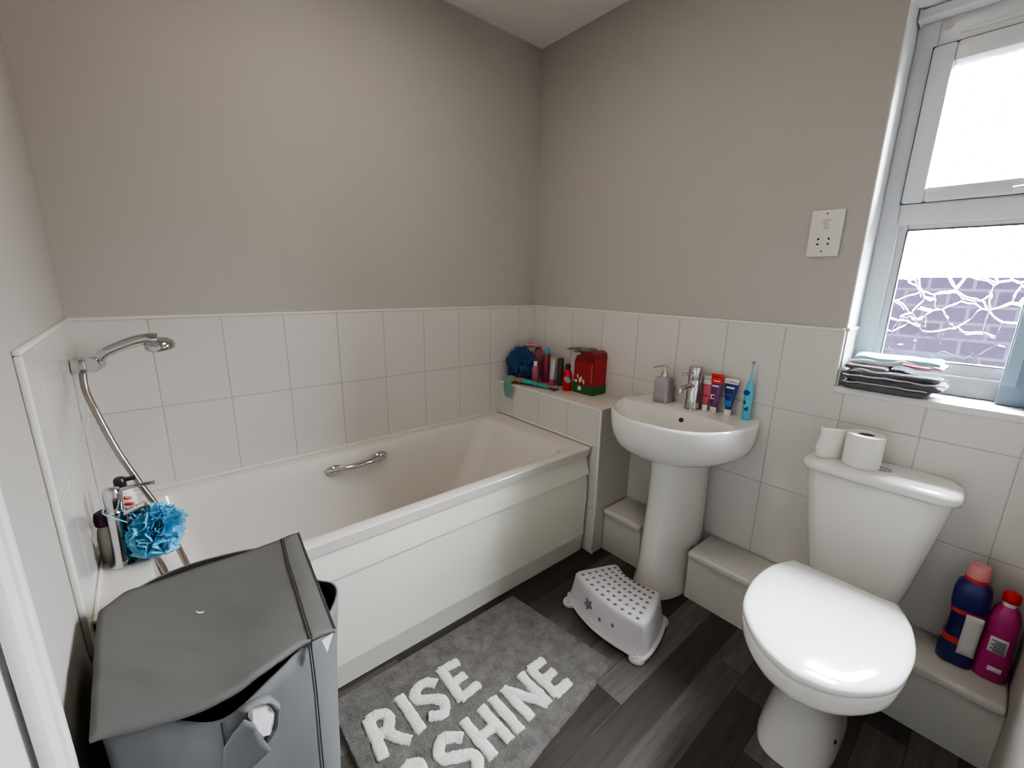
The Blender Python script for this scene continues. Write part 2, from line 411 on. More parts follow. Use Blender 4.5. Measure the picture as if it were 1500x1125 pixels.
b = B(); frame(b, fy0-.0435, fy1+.0435, 1.5065, 1.9365, .006, WX-.004, WX+.03, 0); b.build('gasket_gap', C_('gasket_gap_grey', (.10, .10, .11), .6), win)  # dark strip stands in for the shaded gap between sash and frame
b = B(); frame(b, fy0-.071, fy1+.071, 1.030, 1.433, .004, WX+.012, WX+.03, 0); b.build('gasket_gap', C_('gasket_gap_grey', (.10, .10, .11), .6), win)
# outside: neighbouring wall and ground
b = B(); b.box(2.6, 2.8, -4.5, 3, -.6, 1.335); o = b.build('wall_outside', M['brick'], smooth=0); o['kind'] = 'structure'
b = B(); b.box(.2, .32, -5, WY1, -.6, 6.5); b.box(.2, .32, WY0, 4, -.6, 6.5); b.box(.2, .32, WY1, WY0, -.6, WZ0-.02); b.box(.2, .32, WY1, WY0, WZ1, 6.5); o = b.build('wall_house_outside', M['brick'], smooth=0); o['kind'] = 'structure'  # unseen front of this house, added to keep sky light off the brick
b = B(); b.box(.3, 2.6, -4.5, 3, -.7, -.6); o = b.build('ground_outside', M['ground'], smooth=0); o['kind'] = 'structure'

# ================================================================== BATH
bx0, bx1, by0, by1, bz = XL+t+.001, LX-.012, -.690, -.009, .533
bcx, bcy, bhx, bhy = (bx0+bx1)/2, (by0+by1)/2, (bx1-bx0)/2, (by1-by0)/2
bath = thing('bathtub', (bcx, bcy, 0), 'white acrylic bath running along the back wall between tap wall and tiled ledge', 'bathtub')
ix0, ix1, iy0, iy1 = -1.80, -.385, -.640, -.078
def ir(dx0, dx1, dy0, dy1, r, z): return rrect((ix0+dx0+ix1-dx1)/2, (iy0+dy0+iy1-dy1)/2, (ix1-dx1-ix0-dx0)/2, (iy1-dy1-iy0-dy0)/2, r, z, 10)
def orr(g, r, z): return rrect(bcx, bcy, bhx-g, bhy-g, r, z, 10)
b = B()
b.loft([orr(.012, .012, bz-.043), orr(.006, .012, bz-.042), orr(.0, .012, bz-.006), orr(.0025, .014, bz-.0015), orr(.008, .016, bz),
        ir(-.012, -.012, -.012, -.012, .085, bz), ir(-.004, -.004, -.004, -.004, .08, bz-.003), ir(0, .004, 0, 0, .08, bz-.012), ir(.012, .04, .012, .012, .085, bz-.09),
        ir(.03, .14, .03, .03, .1, bz-.25), ir(.05, .24, .05, .05, .11, bz-.36), ir(.09, .30, .09, .09, .11, bz-.395), ir(.16, .38, .16, .16, .1, bz-.403)], (False, True))
b.build('tub', M['acrylic'], bath, smooth=32)
b = B()   # front panel, profile in (y,z) swept along x
prof = [(.492, -.664), (.486, -.672), (.41, -.694), (.403, -.693), (.397, -.684), (.36, -.687), (.28, -.689), (.2, -.685), (.14, -.682), (.10, -.684), (.092, -.6835), (.085, -.6805), (.004, -.671)]
def pan(x, k): return [(x, y+k, z) for z, y in prof]+[(x, -.655+k, .004), (x, -.655+k, .492)]
xs = [bx0+.004]+[bx0+.05+i*.1 for i in range(15)]+[bx1-.05, bx1-.012, bx1-.004]
b.loft([pan(x, .0) for x in xs[:-1]]+[pan(xs[-1], .006)])
panel = b.build('bath_panel', M['panel'], bath, smooth=35)
for x in (-1.013, -.40):
    b = B(); b.lathe([(.0055, 0), (.005, .003), (.001, .004)], (x, -.664, .014), (0, -1, 0), 12); b.build('screw_cap', M['bead'], panel)
# grip handle on the far side of the tub
gh = B()
gp = [(-1.222, -.088, .468), (-1.20, -.100, .474), (-1.165, -.114, .476), (-1.11, -.120, .478), (-1.055, -.113, .480), (-1.022, -.100, .482), (-1.0, -.088, .482)]
gh.tube(smooth_path(gp, 5), [.013]+[.016]*29+[.013], 14, flat=.8)
for x, z in ((-1.208, .470), (-1.014, .482)): gh.lathe([(.029, 0), (.029, .004), (.024, .014), (.012, .020)], (x, -.089, z), (0, -1, .06), 24, sx=1.25, sy=.75)
gh.build('grip_handle', M['chrome'], bath, label='chrome grip handle')

# bath mixer tap
TX, TY = -1.856, -.468
tap = thing('bath_tap', (TX, TY, bz), 'tall chrome bath mixer tap standing on the bath edge at the tap-end wall', 'tap')
b = B(); b.lathe([(.027, 0), (.027, .004), (.021, .010), (.0185, .014), (.0175, .10), (.0185, .135), (.0195, .140), (.0195, .147), (.016, .150), (.0175, .158), (.019, .175), (.019, .195), (.014, .206), (.004, .209)], (TX, TY, bz+.001), (.03, 0, 1), 28); b.build('tap_body', M['chrome'], tap)
b = B(); b.tube(smooth_path([(TX+.005, TY, bz+.135), (TX+.035, TY-.004, bz+.142), (TX+.062, TY-.006, bz+.150)], 5), .0105, 14, flat=.8); b.tube([(TX+.057, TY-.006, bz+.15), (TX+.060, TY-.006, bz+.138)], .009); b.build('spout', M['chrome'], tap)
b = B(); b.tube(smooth_path([(TX+.012, TY, bz+.198), (TX+.045, TY, bz+.202), (TX+.088, TY, bz+.200)], 5), [.0055]*10+[.0065], 10, flat=.8); b.build('lever', M['chrome'], tap)
b = B(); b.tube(smooth_path([(TX+.03, TY+.01, bz+.135), (TX+.06, TY+.05, bz+.06), (TX+.065, TY+.06, bz+.03)], 5), .012); b.lathe([(.017, 0), (.017, .012), (.012, .02), (.0125, .03)], (TX+.034, TY+.03, bz+.0), (0, 0, 1)); b.build('diverter', M['chrome'], tap)
# shower set
SY = -.17
shw = thing('shower_handset', (XL+t, SY, 1.0), 'chrome hand shower in a wall bracket above the bath tap, hose hanging down', 'shower')
b = B(); b.box(XL+t, XL+.040, SY-.028, SY+.028, .985, 1.024, .006); b.tube([(XL+.035, SY, 1.006), (XL+.055, SY, 1.007)], .017); b.build('bracket', M['chrome'], shw)
b = B(); b.lathe([(.019, -.022), (.021, -.018), (.021, .018), (.019, .022)], (XL+.055, SY-.004, 1.007), (.3, 1, 0), 20); b.build('pivot', M['chrome'], shw)
b = B()
hp = smooth_path([(XL+.055, SY-.002, .995), (-1.835, SY, 1.030), (-1.795, SY, 1.051), (-1.757, SY, 1.064), (-1.728, SY, 1.068), (-1.71, SY, 1.066)], 5)
b.tube(hp, [.0125+.006*i/len(hp) for i in range(len(hp))], 14)
b.build('handle', M['chrome'], shw)
b = B(); b.lathe([(.004, .020), (.022, .017), (.036, .006), (.039, -.004), (.036, -.012), (.030, -.014), (.003, -.014)], (-1.706, SY, 1.050), (-.12, -.15, 1), 28); b.build('shower_head', M['chrome'], shw)
hose = smooth_path([(XL+.030, SY-.002, .995), (-1.883, SY-.012, .94), (-1.870, SY-.04, .88), (-1.842, SY-.065, .765), (-1.806, -.25, .652), (-1.772, -.26, .55), (-1.742, -.27, .40), (-1.71, -.30, .25), (-1.70, -.36, .172), (-1.71, -.42, .19), (-1.745, -.44, .32), (-1.775, -.45, .42), (-1.79, -.455, .50), (-1.815, -.456, .560), (-1.822, -.44, .535)], 10)
b = B(); b.tube(hose, [.0082+.0006*(i % 2) for i in range(len(hose))], 12); b.build('hose', M['hose'], shw, smooth=70)

# blue bath puff hanging on the tap
pc = Vector((-1.782, -.475, .604))
puff = B()
rnd = random.Random(3)
for k in range(90):
    z = rnd.uniform(-1, 1); a = rnd.uniform(0, 2*PI); rr = math.sqrt(1-z*z)
    n_ = Vector((rr*math.cos(a), rr*math.sin(a), z)); u = n_.orthogonal().normalized(); w = n_.cross(u)
    ang = rnd.uniform(0, PI); u, w = u*math.cos(ang)+w*math.sin(ang), w*math.cos(ang)-u*math.sin(ang)
    ln = rnd.uniform(.028, .05); ph = rnd.uniform(0, 6); ro = rnd.uniform(.052, .070); fr = rnd.uniform(1.5, 2.6)
    def f(i, j, n_=n_, u=u, w=w, ln=ln, ph=ph, ro=ro, fr=fr):
        s_ = (i-.5)*2
        wig = math.sin(s_*PI*fr+ph)
        d = n_*(.022+(ro-.022)*j)+u*s_*ln*(.35+.65*j)+w*wig*.013*j+n_*(-.012*s_*s_)
        return pc+d
    puff.grid(f, 14, 4)
puff.sphere(pc, .040, u=14, v=8)
pf = puff.build('bath_puff', M['puff'], at=pc, smooth=80)
tag(pf, 'bright blue ruffled mesh bath puff hanging on the bath tap', 'bath puff')
b = B(); b.tube(smooth_path([pc+Vector((-.03, 0, .04)), pc+Vector((-.055, .015, .085)), pc+Vector((-.075, .012, .09)), pc+Vector((-.09, -.012, .085)), pc+Vector((-.05, -.02, .05))], 6), .0014, 6); b.build('cord', C_('puff_cord', (.25, .55, .75), .7), pf)

# two bottles behind the bath tap
sb = thing('shampoo_bottle', (-1.838, -.395, bz), 'white bottle with red marks and black cap behind the bath tap', 'bottle')
b = B(); b.lathe([(.022, 0), (.025, .006), (.025, .15), (.020, .166), (.011, .172)], (-1.838, -.395, bz+.001), seg=20, sy=.7, sx=1.1); b.build('bottle_body', C_('shampoo_white', (.75, .72, .70)), sb)
b = B(); b.lathe([(.012, .172), (.013, .175), (.013, .20), (.010, .205)], (-1.838, -.395, bz), seg=16); b.box(-1.838, -1.806, -.402, -.388, bz+.193, bz+.202, .002); b.build('bottle_cap', C_('cap_black', (.02, .015, .02)), sb)
b = B()
for z, sx in ((.153, .018), (.135, .022), (.12, .02)): b.tube([(-1.838-sx*.5+.006, -.4148, bz+z-.004), (-1.838+sx*.3, -.4155, bz+z+.003), (-1.838+sx*.9, -.411, bz+z-.003)], .0036, 8, flat=1)
b.build('red_marks', C_('label_red', (.62, .03, .02)), sb)
gb = thing('shower_gel_bottle', (-1.880, -.425, bz), 'small pale bottle with dark purple cap between bath tap and tap-end wall', 'bottle')
b = B(); b.lathe([(.016, 0), (.019, .006), (.0195, .06), (.016, .09), (.011, .10)], (-1.880, -.425, bz+.001), seg=18); b.build('bottle_body', C_('gel_pale', (.52, .48, .43), .2), gb)
b = B(); b.lathe([(.014, .098), (.018, .102), (.019, .118), (.016, .134), (.006, .140)], (-1.880, -.425, bz), seg=18); b.build('cap', C_('dark_purple', (.05, .01, .05)), gb)

# ================================================================== BASIN
BY = -1.012
basin = thing('wash_basin', (-.16, BY, 0), 'white ceramic pedestal wash basin on the window wall', 'wash basin')
RZ = .757
def dshape(hw, front, back, z, n=40, p=2.35, cy=BY):
    # flat back at x=back, rounded front reaching x=front
    out = []
    for i in range(n+1):
        a = -PI/2+PI*i/n
        c, s_ = math.cos(a), math.sin(a)
        x = -abs(c)**(2/p); y = math.copysign(abs(s_)**(2/p), s_)
        dd = (back-front)*-x; y *= 1-.07*max(0, 1-dd/.08)**2   # corners ease in at the wall
        out.append((back+(back-front)*x, cy+hw*y, z))
    return out
def bowl(hwL, xf, xb, z, n=40, cy=BY):
    out = []
    for i in range(n+1):   # front arc
        a = -PI/2+PI*i/n; c, s_ = math.cos(a), math.sin(a)
        out.append((xb+.03+(xb+.03-xf)*-abs(c)**.85, cy+hwL*math.copysign(abs(s_)**.85, s_), z))
    return out
def ellip(hw, xf, xb, z, n=40, p=2.2, cy=BY):   # same point count as dshape: front arc + slightly bowed back
    out = []
    for i in range(n+1):
        a = -PI/2+PI*i/n; c, s_ = math.cos(a), math.sin(a)
        out.append((xb+(xb-xf)*-abs(c)**(2/p), cy+hw*math.copysign(abs(s_)**(2/p), s_), z))
    return out
def ringpair(front, back):   # close the back with a row of points so that lofts stay even
    n = 16; a, c = Vector(front[-1]), Vector(front[0]); bow = back
    ex = []
    for i in range(1, n):
        t_ = i/n; p = a.lerp(c, t_); p.x += bow*math.sin(PI*t_)**.7
        ex.append(tuple(p))
    return front+ex
xb = -.009
b = B()
rings = []
for hw, fr, z in ((.085, -.255, .583), (.12, -.285, .585), (.180, -.325, .592), (.228, -.358, .606), (.254, -.382, .630), (.268, -.396, .662), (.276, -.404, .70), (.278, -.407, .746), (.276, -.405, .754), (.270, -.399, RZ)):
    rings.append(ringpair(dshape(hw, fr, xb, z), 0))
rings.append(ringpair(ellip(.248, -.378, -.165, RZ-.001), .035))
for hw, fr, bk, bow, z in ((.246, -.371, -.165, .031, RZ-.006), (.236, -.360, -.170, .026, RZ-.022), (.215, -.340, -.178, .022, RZ-.05), (.175, -.31, -.185, .02, RZ-.085), (.12, -.275, -.19, .02, RZ-.112), (.06, -.24, -.195, .01, RZ-.123), (.025, -.222, -.197, .004, RZ-.125)):
    rings.append(ringpair(ellip(hw, fr, bk, z), bow))
b.loft(rings)
b.build('basin', M['ceramic'], basin, smooth=55)
b = B(); b.lathe([(.012, 0), (.012, .003), (.008, .004)], (-.146, BY-.02, RZ-.035), (-1, 0, .35), 20); b.build('overflow', C_('overflow_dark', (.03, .022, .012)), basin)
b = B(); b.lathe([(.023, 0), (.022, .003), (.004, .004)], (-.209, BY, RZ-.1245), (0, 0, 1), 20); b.build('waste', M['chrome'], basin)
PY = -1.035
b = B()
def ped(hw, fr, z, bk=-.045): return ringpair(dshape(hw, fr, bk, z, cy=PY, p=2.5), 0)
b.loft([ped(.112, -.318, 0), ped(.112, -.318, .02), ped(.106, -.305, .06), ped(.101, -.292, .15), ped(.097, -.282, .32), ped(.094, -.278, .5), ped(.098, -.282, .575), ped(.106, -.29, .612)])
b.build('pedestal', M['ceramic'], basin, smooth=50)

# basin mixer tap
bx_, by_ = -.062, BY-.014
bt = thing('basin_tap', (bx_, by_, RZ), 'chrome cylindrical mixer tap in the middle of the wash basin deck', 'tap')
b = B(); b.lathe([(.031, 0), (.031, .003), (.0275, .006), (.0265, .02), (.0255, .118), (.0243, .121), (.0243, .124), (.0265, .127), (.0265, .172), (.0245, .176), (.004, .178)], (bx_, by_, RZ), seg=32); b.build('tap_body', M['chrome'], bt)
b = B(); b.tube(smooth_path([(bx_-.008, by_, RZ+.098), (bx_-.05, by_+.004, RZ+.100), (bx_-.10, by_+.008, RZ+.096)], 5), [.014]*10+[.012], 16, flat=.7); b.tube([(bx_-.093, by_+.008, RZ+.094), (bx_-.093, by_+.008, RZ+.080)], .009); b.build('spout', M['chrome'], bt)
b = B(); b.tube(smooth_path([(bx_-.015, by_, RZ+.150), (bx_-.05, by_+.006, RZ+.152), (bx_-.085, by_+.012, RZ+.150)], 5), [.005]*6+[.008, .010, .0115, .011, .008], 12, flat=.6); b.build('lever', M['chrome'], bt)

# soap dispenser
sd = thing('soap_dispenser', (-.062, BY+.119, RZ), 'lilac soap dispenser with chrome pump left of the basin tap', 'soap dispenser')
sx, sy = -.062, BY+.119
b = B(); b.loft([rrect(sx, sy, hx, hx*1.15, .014, RZ+z, 6) for hx, z in ((.026, 0), (.029, .003), (.030, .02), (.030, .085), (.028, .100), (.022, .108), (.012, .111))]); b.build('bottle_body', M['lilac'], sd, smooth=50)
b = B(); b.lathe([(.014, .110), (.014, .127), (.012, .130), (.006, .131), (.0055, .150), (.009, .151), (.009, .158), (.003, .160)], (sx, sy, RZ), seg=20); b.tube(smooth_path([(sx, sy-.012, RZ+.156), (sx-.012, sy+.012, RZ+.157), (sx-.032, sy+.036, RZ+.148)], 4), .0042, 10, flat=.7); b.build('pump', M['chrome'], sd, label='chrome pump')

# toothpaste tubes standing on their caps
def toothpaste(y, x, w, h, capc, bodyc, crimpc, label, lean=0, deco=()):
    t_ = thing('toothpaste_tube', (x, y, RZ), label, 'toothpaste', 'toothpaste tubes on the wash basin')
    b = B(); b.lathe([(.012, 0), (.0125, .002), (.0115, .022), (.010, .024)], (x, y, RZ), seg=20); b.build('cap', capc, t_)
    b = B(); n = 24; rings = []
    for z, k in ((.022, 0), (.026, 0), (.05, .2), (.09, .6), (h-.012, 1)):
        rx = .0125*(1-k)+.0012*k; ry = .0125*(1-k)+(w/2)*k
        if z == .022: rx = ry = .009
        rings.append([(x+rx*math.cos(2*PI*i/n)+lean*(z/h), y+ry*math.sin(2*PI*i/n), RZ+z) for i in range(n)])
    b.loft(rings); body = b.build('tube_body', bodyc, t_, smooth=60)
    b = B(); b.box(x-.0016+lean, x+.0016+lean, y-w/2, y+w/2, RZ+h-.014, RZ+h, .0008); b.build('crimp', crimpc, t_)
    for dy, z, ww, hh, col in deco:
        k = max(0, min(1, (z-.026)/(h-.038))); rx = .0125*(1-k)+.0012*k
        b = B(); b.box(x-rx-.0035+lean*z/h, x-rx-.0008+lean*z/h, y+dy-ww/2, y+dy+ww/2, RZ+z-hh/2, RZ+z+hh/2, .0004); b.build('print_patch', col, body, smooth=0)
    return t_
W_ = C_('pack_white', (.80, .79, .76)); RED = C_('pack_red', (.62, .028, .03)); PUR = C_('pack_purple', (.13, .03, .16)); PNK = C_('pack_pink', (.62, .13, .19)); NAV = C_('pack_navy', (.012, .03, .17)); BLU = C_('pack_blue', (.03, .16, .45)); YEL = C_('pack_yellow', (.75, .55, .15))
toothpaste(BY-.058, -.040, .045, .142, W_, PNK, W_, 'pink and white toothpaste tube partly hidden behind the basin tap', .006, ((0, .118, .036, .02, W_), (.002, .062, .022, .008, RED)))
def grad_tube(): pass
toothpaste(BY-.095, -.046, .050, .155, W_, PUR, RED, 'red and purple toothpaste tube with white cap, middle of the three', .008, ((0, .130, .044, .024, RED), (0, .128, .026, .004, W_), (.002, .108, .026, .006, W_), (.005, .072, .014, .004, W_), (.005, .058, .014, .004, W_), (.011, .065, .004, .016, W_), (0, .012, .010, .010, YEL)))
toothpaste(BY-.147, -.036, .054, .145, W_, NAV, W_, 'blue toothpaste tube with white crimped end and white cap', .006, ((0, .128, .052, .006, W_), (.001, .110, .030, .007, W_), (0, .05, .026, .022, BLU), (.004, .082, .026, .003, BLU)))
# electric toothbrush
eb = thing('electric_toothbrush', (-.036, BY-.215, RZ), 'pale blue electric toothbrush standing at the right end of the wash basin', 'toothbrush')
ex, ey = -.036, BY-.215
b = B(); b.lathe([(.013, 0), (.0145, .002), (.0145, .03), (.0155, .09), (.0145, .118), (.010, .14), (.0075, .15)], (ex, ey, RZ), seg=22); hd = b.build('brush_handle', C_('brush_blue', (.10, .48, .62)), eb)
b = B(); b.lathe([(.0105, 0), (.0105, .003), (.008, .005), (.002, .0055)], (ex-.0115, ey+.003, RZ+.106), (-1, .25, .05), 20, sx=1, sy=1.2); b.build('power_button', C_('button_blue', (.01, .06, .30)), hd)
b = B(); b.tube([(ex, ey, RZ+.148), (ex, ey, RZ+.17), (ex, ey-.001, RZ+.215)], [.0065, .004, .003], 12); neck = b.build('brush_neck', C_('neck_blue', (.20, .50, .62)), eb)
b = B(); b.lathe([(.0055, 0), (.0065, .003), (.0065, .007), (.005, .012)], (ex+.004, ey, RZ+.219), (-1, 0, .1), 14); b.build('brush_head', C_('bristle_grey', (.25, .27, .28)), eb)
b = B(); rg = random.Random(4)
for i in range(7): b.lathe([(rg.uniform(.003, .006), 0), (.003, .002), (.0005, .0024)], (ex-.0135, ey+rg.uniform(-.007, .009), RZ+rg.uniform(.03, .078)), (-1, .2, 0), 8, sx=1.3)
b.build('printed_marks', NAV, hd)

# ================================================================== TOILET
TYc = -1.643
toi = thing('toilet', (-.35, TYc, 0), 'white close coupled toilet with closed lid below the window', 'toilet')
def tank(x0, hw, r, z, cx0=-.012): return rrect((cx0+x0)/2, TYc, (cx0-x0)/2, hw, r, z, 8)
b = B(); b.loft([tank(-.140, .100, .03, .306), tank(-.152, .115, .04, .313), tank(-.157, .128, .045, .38), tank(-.163, .150, .05, .52), tank(-.168, .165, .05, .62), tank(-.170, .172, .05, .683)]); b.build('cistern', M['ceramic'], toi, smooth=50)
b = B(); b.loft([tank(-.163, .166, .045, .682), tank(-.163, .166, .045, .6845)]); b.build('cistern_seam', M['dark'], toi)
b = B(); b.loft([tank(-.172, .176, .05, .6845), tank(-.180, .185, .055, .688), tank(-.182, .187, .055, .697), tank(-.180, .185, .055, .707), tank(-.172, .178, .05, .715), tank(-.155, .162, .045, .7185), tank(-.13, .13, .04, .7195)]); b.build('cistern_lid', M['ceramic'], toi, smooth=60)
b = B(); b.lathe([(.024, 0), (.024, .003), (.021, .005), (.020, .0035), (.002, .004)], (-.095, TYc-.005, .7185), seg=28, sx=.85, sy=1.05); b.build('flush_button', M['chrome'], toi, label='round chrome flush button')
def lidshape(g, z, xf=-.752, xk=-.288, hwk=.128, hw=.181):
    # straight back, sides swelling to hw, rounded front
    pts = []
    ctrl = [(xk+0, hwk-.004), (xk-.02, hwk+.008), (-.37, hw-.020), (-.46, hw-.006), (-.55, hw-.010), (-.625, hw-.028), (-.69, hw-.070), (-.735, .058), (xf, 0)]
    half = [(v.x, v.y) for v in smooth_path([(c[0], c[1], 0) for c in ctrl], 6)]
    full = half+[(x, -y) for x, y in half[-2::-1]]
    cxm = -.51
    for x, y in full:
        d = Vector((x-cxm, y)); L = d.length
        k = (L-g)/L
        px_ = cxm+d.x*k; pts.append((px_, TYc+d.y*k-.038*max(0, -.288-px_), z))   # seat sits slightly askew
    return pts
b = B(); b.loft([lidshape(.004, .409), lidshape(.0, .412), lidshape(.0, .420), lidshape(.004, .4255), lidshape(.013, .4285), lidshape(.05, .430), lidshape(.11, .4305)]); b.build('toilet_lid', M['seatp'], toi, smooth=60, label='glossy white toilet lid')
b = B(); b.loft([lidshape(.006, .389), lidshape(.002, .391), lidshape(.002, .404), lidshape(.006, .408), lidshape(.03, .408)]); b.build('toilet_seat', M['seatp'], toi, smooth=60)
def pan_(x0, x1, hw, z, p=2.3):
    # superellipse sampled at the same bearings as the lid outline
    out = []
    for lx, ly, _ in lidshape(0, 0):
        d = Vector((lx+.51, ly-TYc+.038*max(0, -.288-lx))).normalized(); a_, b_ = (x1-x0)/2, hw; o = Vector((-.51-(x0+x1)/2, 0)); lo, hi = 0, 2
        for _k in range(40):
            m_ = (lo+hi)/2; q = o+d*m_
            if (abs(q.x)/a_)**p+(abs(q.y)/b_)**p < 1: lo = m_
            else: hi = m_
        q = o+d*lo; qx = q.x+(x0+x1)/2; out.append((qx, TYc+q.y-.038*max(0, -.288-qx)*min(1, z/.33)**2, z))
    return out
b = B(); b.loft([pan_(-.592, -.212, .092, 0, 3), pan_(-.592, -.212, .092, .02, 3), pan_(-.582, -.212, .086, .06, 2.8), pan_(-.572, -.212, .080, .13, 2.6), pan_(-.580, -.212, .082, .19, 2.5), pan_(-.605, -.208, .098, .235, 2.4), pan_(-.650, -.20, .130, .285, 2.3), pan_(-.695, -.20, .155, .325, 2.2), lidshape(.012, .350), lidshape(.006, .362), lidshape(.006, .384), lidshape(.011, .389)]); b.build('pan', M['ceramic'], toi, smooth=50)
b = B(); b.loft([rrect(-.245, TYc, .060, .120, .04, z) for z in (.26, .32, .335)]); b.build('pan_deck', M['ceramic'], toi, smooth=50)
b = B(); b.box(-.335, -.205, TYc-.082, TYc+.082, .02, .30, .03, 4); b.box(-.23, -.03, TYc-.085, TYc+.085, .222, .312, .02, 3); b.build('trap_housing', M['ceramic'], toi, smooth=50)
b = B(); b.lathe([(.006, 0), (.006, .003), (.002, .005)], (-.50, TYc-.0845, .09), (0, -1, 0), 10); b.build('fixing_screw', M['dark'], toi)

# toilet roll
rx, ry, rz = -.100, -1.598, .7195
roll = thing('toilet_roll', (rx, ry, rz), 'white toilet roll standing on the toilet cistern with a loose sheet', 'toilet roll')
b = B(); b.lathe([(.021, .0), (.046, .0005), (.0475, .003), (.0475, .097), (.046, .0995), (.023, .100), (.021, .098), (.021, .0)], (rx, ry, rz), seg=40, caps=(False, False)); b.build('paper', M['paper'], roll, smooth=50)
b = B(); b.lathe([(.0205, .004), (.0205, .0965)], (rx, ry, rz), seg=28, caps=(True, False)); b.build('core', M['card'], roll, solid=.001)
pth = smooth_path([(rx+.02, ry+.042), (rx-.004, ry+.055), (rx-.020, ry+.070), (rx-.034, ry+.088), (rx-.036, ry+.104), (rx-.026, ry+.112)], 5)
b = B()
def shf(i, j):
    q = pth[min(len(pth)-1, int(round(i*(len(pth)-1))))]
    return (q[0]+.003*math.sin(j*5+i*7), q[1]+.004*math.sin(j*6)*i, rz+.002+.098*j)
b.grid(shf, len(pth)-1, 8); b.build('loose_sheet', M['paper'], roll, solid=.0006)

# ================================================================== BOTTLES ON THE BOXING
BZ = .217
bl = thing('cleaner_bottle', (-.085, -1.893, BZ), 'navy blue cleaner bottle with pale pink cap on the low boxing', 'bottle', 'cleaning bottles beside the toilet')
cx, cy = -.090, -1.893
b = B(); b.loft([rrect(cx, cy, hx, hy, r, BZ+z, 6) for hx, hy, r, z in ((.026, .034, .02, 0), (.029, .037, .022, .004), (.030, .038, .022, .03), (.027, .034, .02, .07), (.023, .030, .018, .11), (.023, .030, .018, .15), (.028, .036, .02, .185), (.029, .037, .02, .22), (.027, .034, .02, .245), (.020, .022, .015, .264), (.015, .015, .014, .27))]); body = b.build('bottle_body', C_('cleaner_navy', (.012, .012, .11), .3), bl, smooth=60)
b = B(); b.lathe([(.021, .266), (.023, .270), (.0235, .28), (.023, .298), (.018, .307), (.004, .310)], (cx, cy, BZ), seg=20); b.build('cap', C_('cap_pink', (.55, .22, .23)), bl)
b = B(); b.lathe([(.0245, .262), (.0245, .271), (.016, .272)], (cx, cy, BZ), seg=20); b.build('cap_ring', C_('cap_ring_red', (.5, .03, .03)), bl)
for za, zb, e in ((.066, .084, .0015), (.160, .172, .0)):
    b = B(); b.loft([rrect(cx, cy, .0265+e, .0335+e, .020, BZ+z, 6) for z in (za, zb)]); b.build('red_band', C_('band_red', (.55, .05, .04)), body)
b = B(); b.grid(lambda i, j: (cx-.0325-.002*abs(j-.45)*1.6+.005*(i), cy-.0-.034*i, BZ+.045+.125*j), 4, 8); b.build('back_label', C_('label_white', (.62, .62, .62), .5), body, solid=.001)
bp = thing('cleaner_bottle', (-.085, -1.957, BZ), 'magenta pink cleaner bottle with red cap in the corner of the low boxing', 'bottle', 'cleaning bottles beside the toilet')
cx, cy = -.085, -1.960
b = B(); b.loft([rrect(cx, cy, hx, hy, r, BZ+z, 6) for hx, hy, r, z in ((.027, .030, .02, 0), (.030, .033, .022, .004), (.031, .034, .022, .06), (.027, .030, .02, .11), (.025, .028, .02, .15), (.026, .029, .02, .18), (.022, .024, .018, .205), (.014, .014, .013, .222))]); body = b.build('bottle_body', C_('cleaner_pink', (.42, .025, .17), .3), bp, smooth=60)
b = B(); b.lathe([(.013, .22), (.013, .236)], (cx, cy, BZ), seg=18); b.build('neck', W_, bp)
b = B(); b.lathe([(.0165, .234), (.0175, .237), (.0175, .256), (.013, .262), (.003, .263)], (cx, cy, BZ), seg=20); b.build('cap', C_('cap_red', (.55, .02, .02)), bp)
b = B(); b.grid(lambda i, j: (cx-.0305+.003*(j), cy+.016-.034*i, BZ+.088+.045*j), 3, 3); lb2 = b.build('back_label', C_('label_white', (.62, .62, .62)), body, solid=.001)
b = B(); b.grid(lambda i, j: (cx-.0325, cy+.006-.026*i, BZ+.034+.014*j), 2, 2); b.build('small_label', C_('label_white', (.62, .62, .62)), body, solid=.001)
b = B()
for k in range(6): b.box(cx-.0332+.003*(k/6), cx-.0318+.003*(k/6), cy-.014, cy+.006+.006*(k % 2), BZ+.093+k*.006, BZ+.0955+k*.006)
b.build('label_print', C_('print_grey', (.12, .12, .13)), lb2, smooth=0)

# ================================================================== STEP STOOL
st = thing('step_stool', (-.485, -1.04, 0), 'pale grey child step stool with star grips in front of the basin pedestal', 'step stool')
def stool_ring(grow, z, lift=0):
    # kidney shape: front edge (-x) bulges, back edge (+x) is hollow
    fr = [(-.565, -.893), (-.586, -.95), (-.600, -1.03), (-.603, -1.11), (-.596, -1.185)]
    rt = [(-.578, -1.204), (-.50, -1.190), (-.425, -1.165)]
    bk = [(-.402, -1.148), (-.413, -1.10), (-.420, -1.05), (-.412, -1.0), (-.393, -.958)]
    lf = [(-.405, -.938), (-.48, -.905), (-.545, -.880)]
    pts = smooth_path([(p[0], p[1], 0) for p in fr+rt+bk+lf], 4, True)
    c = Vector((-.495, -1.045, 0)); out = []
    for p in pts:
        d = p-c; k = (d.length+grow)/d.length
        out.append((c.x+d.x*k, c.y+d.y*k, z))
    return out
b = B(); b.loft([stool_ring(.026, .022), stool_ring(.024, .024), stool_ring(.016, .05), stool_ring(.006, .105), stool_ring(.003, .122), stool_ring(-.002, .129), stool_ring(-.009, .132), stool_ring(-.05, .133)], (False, True)); body = b.build('stool_body', M['stool'], st, smooth=50)
b = B()
sk = stool_ring(.026, .012)
b.loft([stool_ring(.030, .010), stool_ring(.034, .014), stool_ring(.034, .019), stool_ring(.024, .026)], (False, False)); b.build('skirt', M['stool'], st, smooth=60, solid=.003)
feet = [(-.585, -.880), (-.604, -1.203), (-.392, -1.165), (-.392, -.938)]
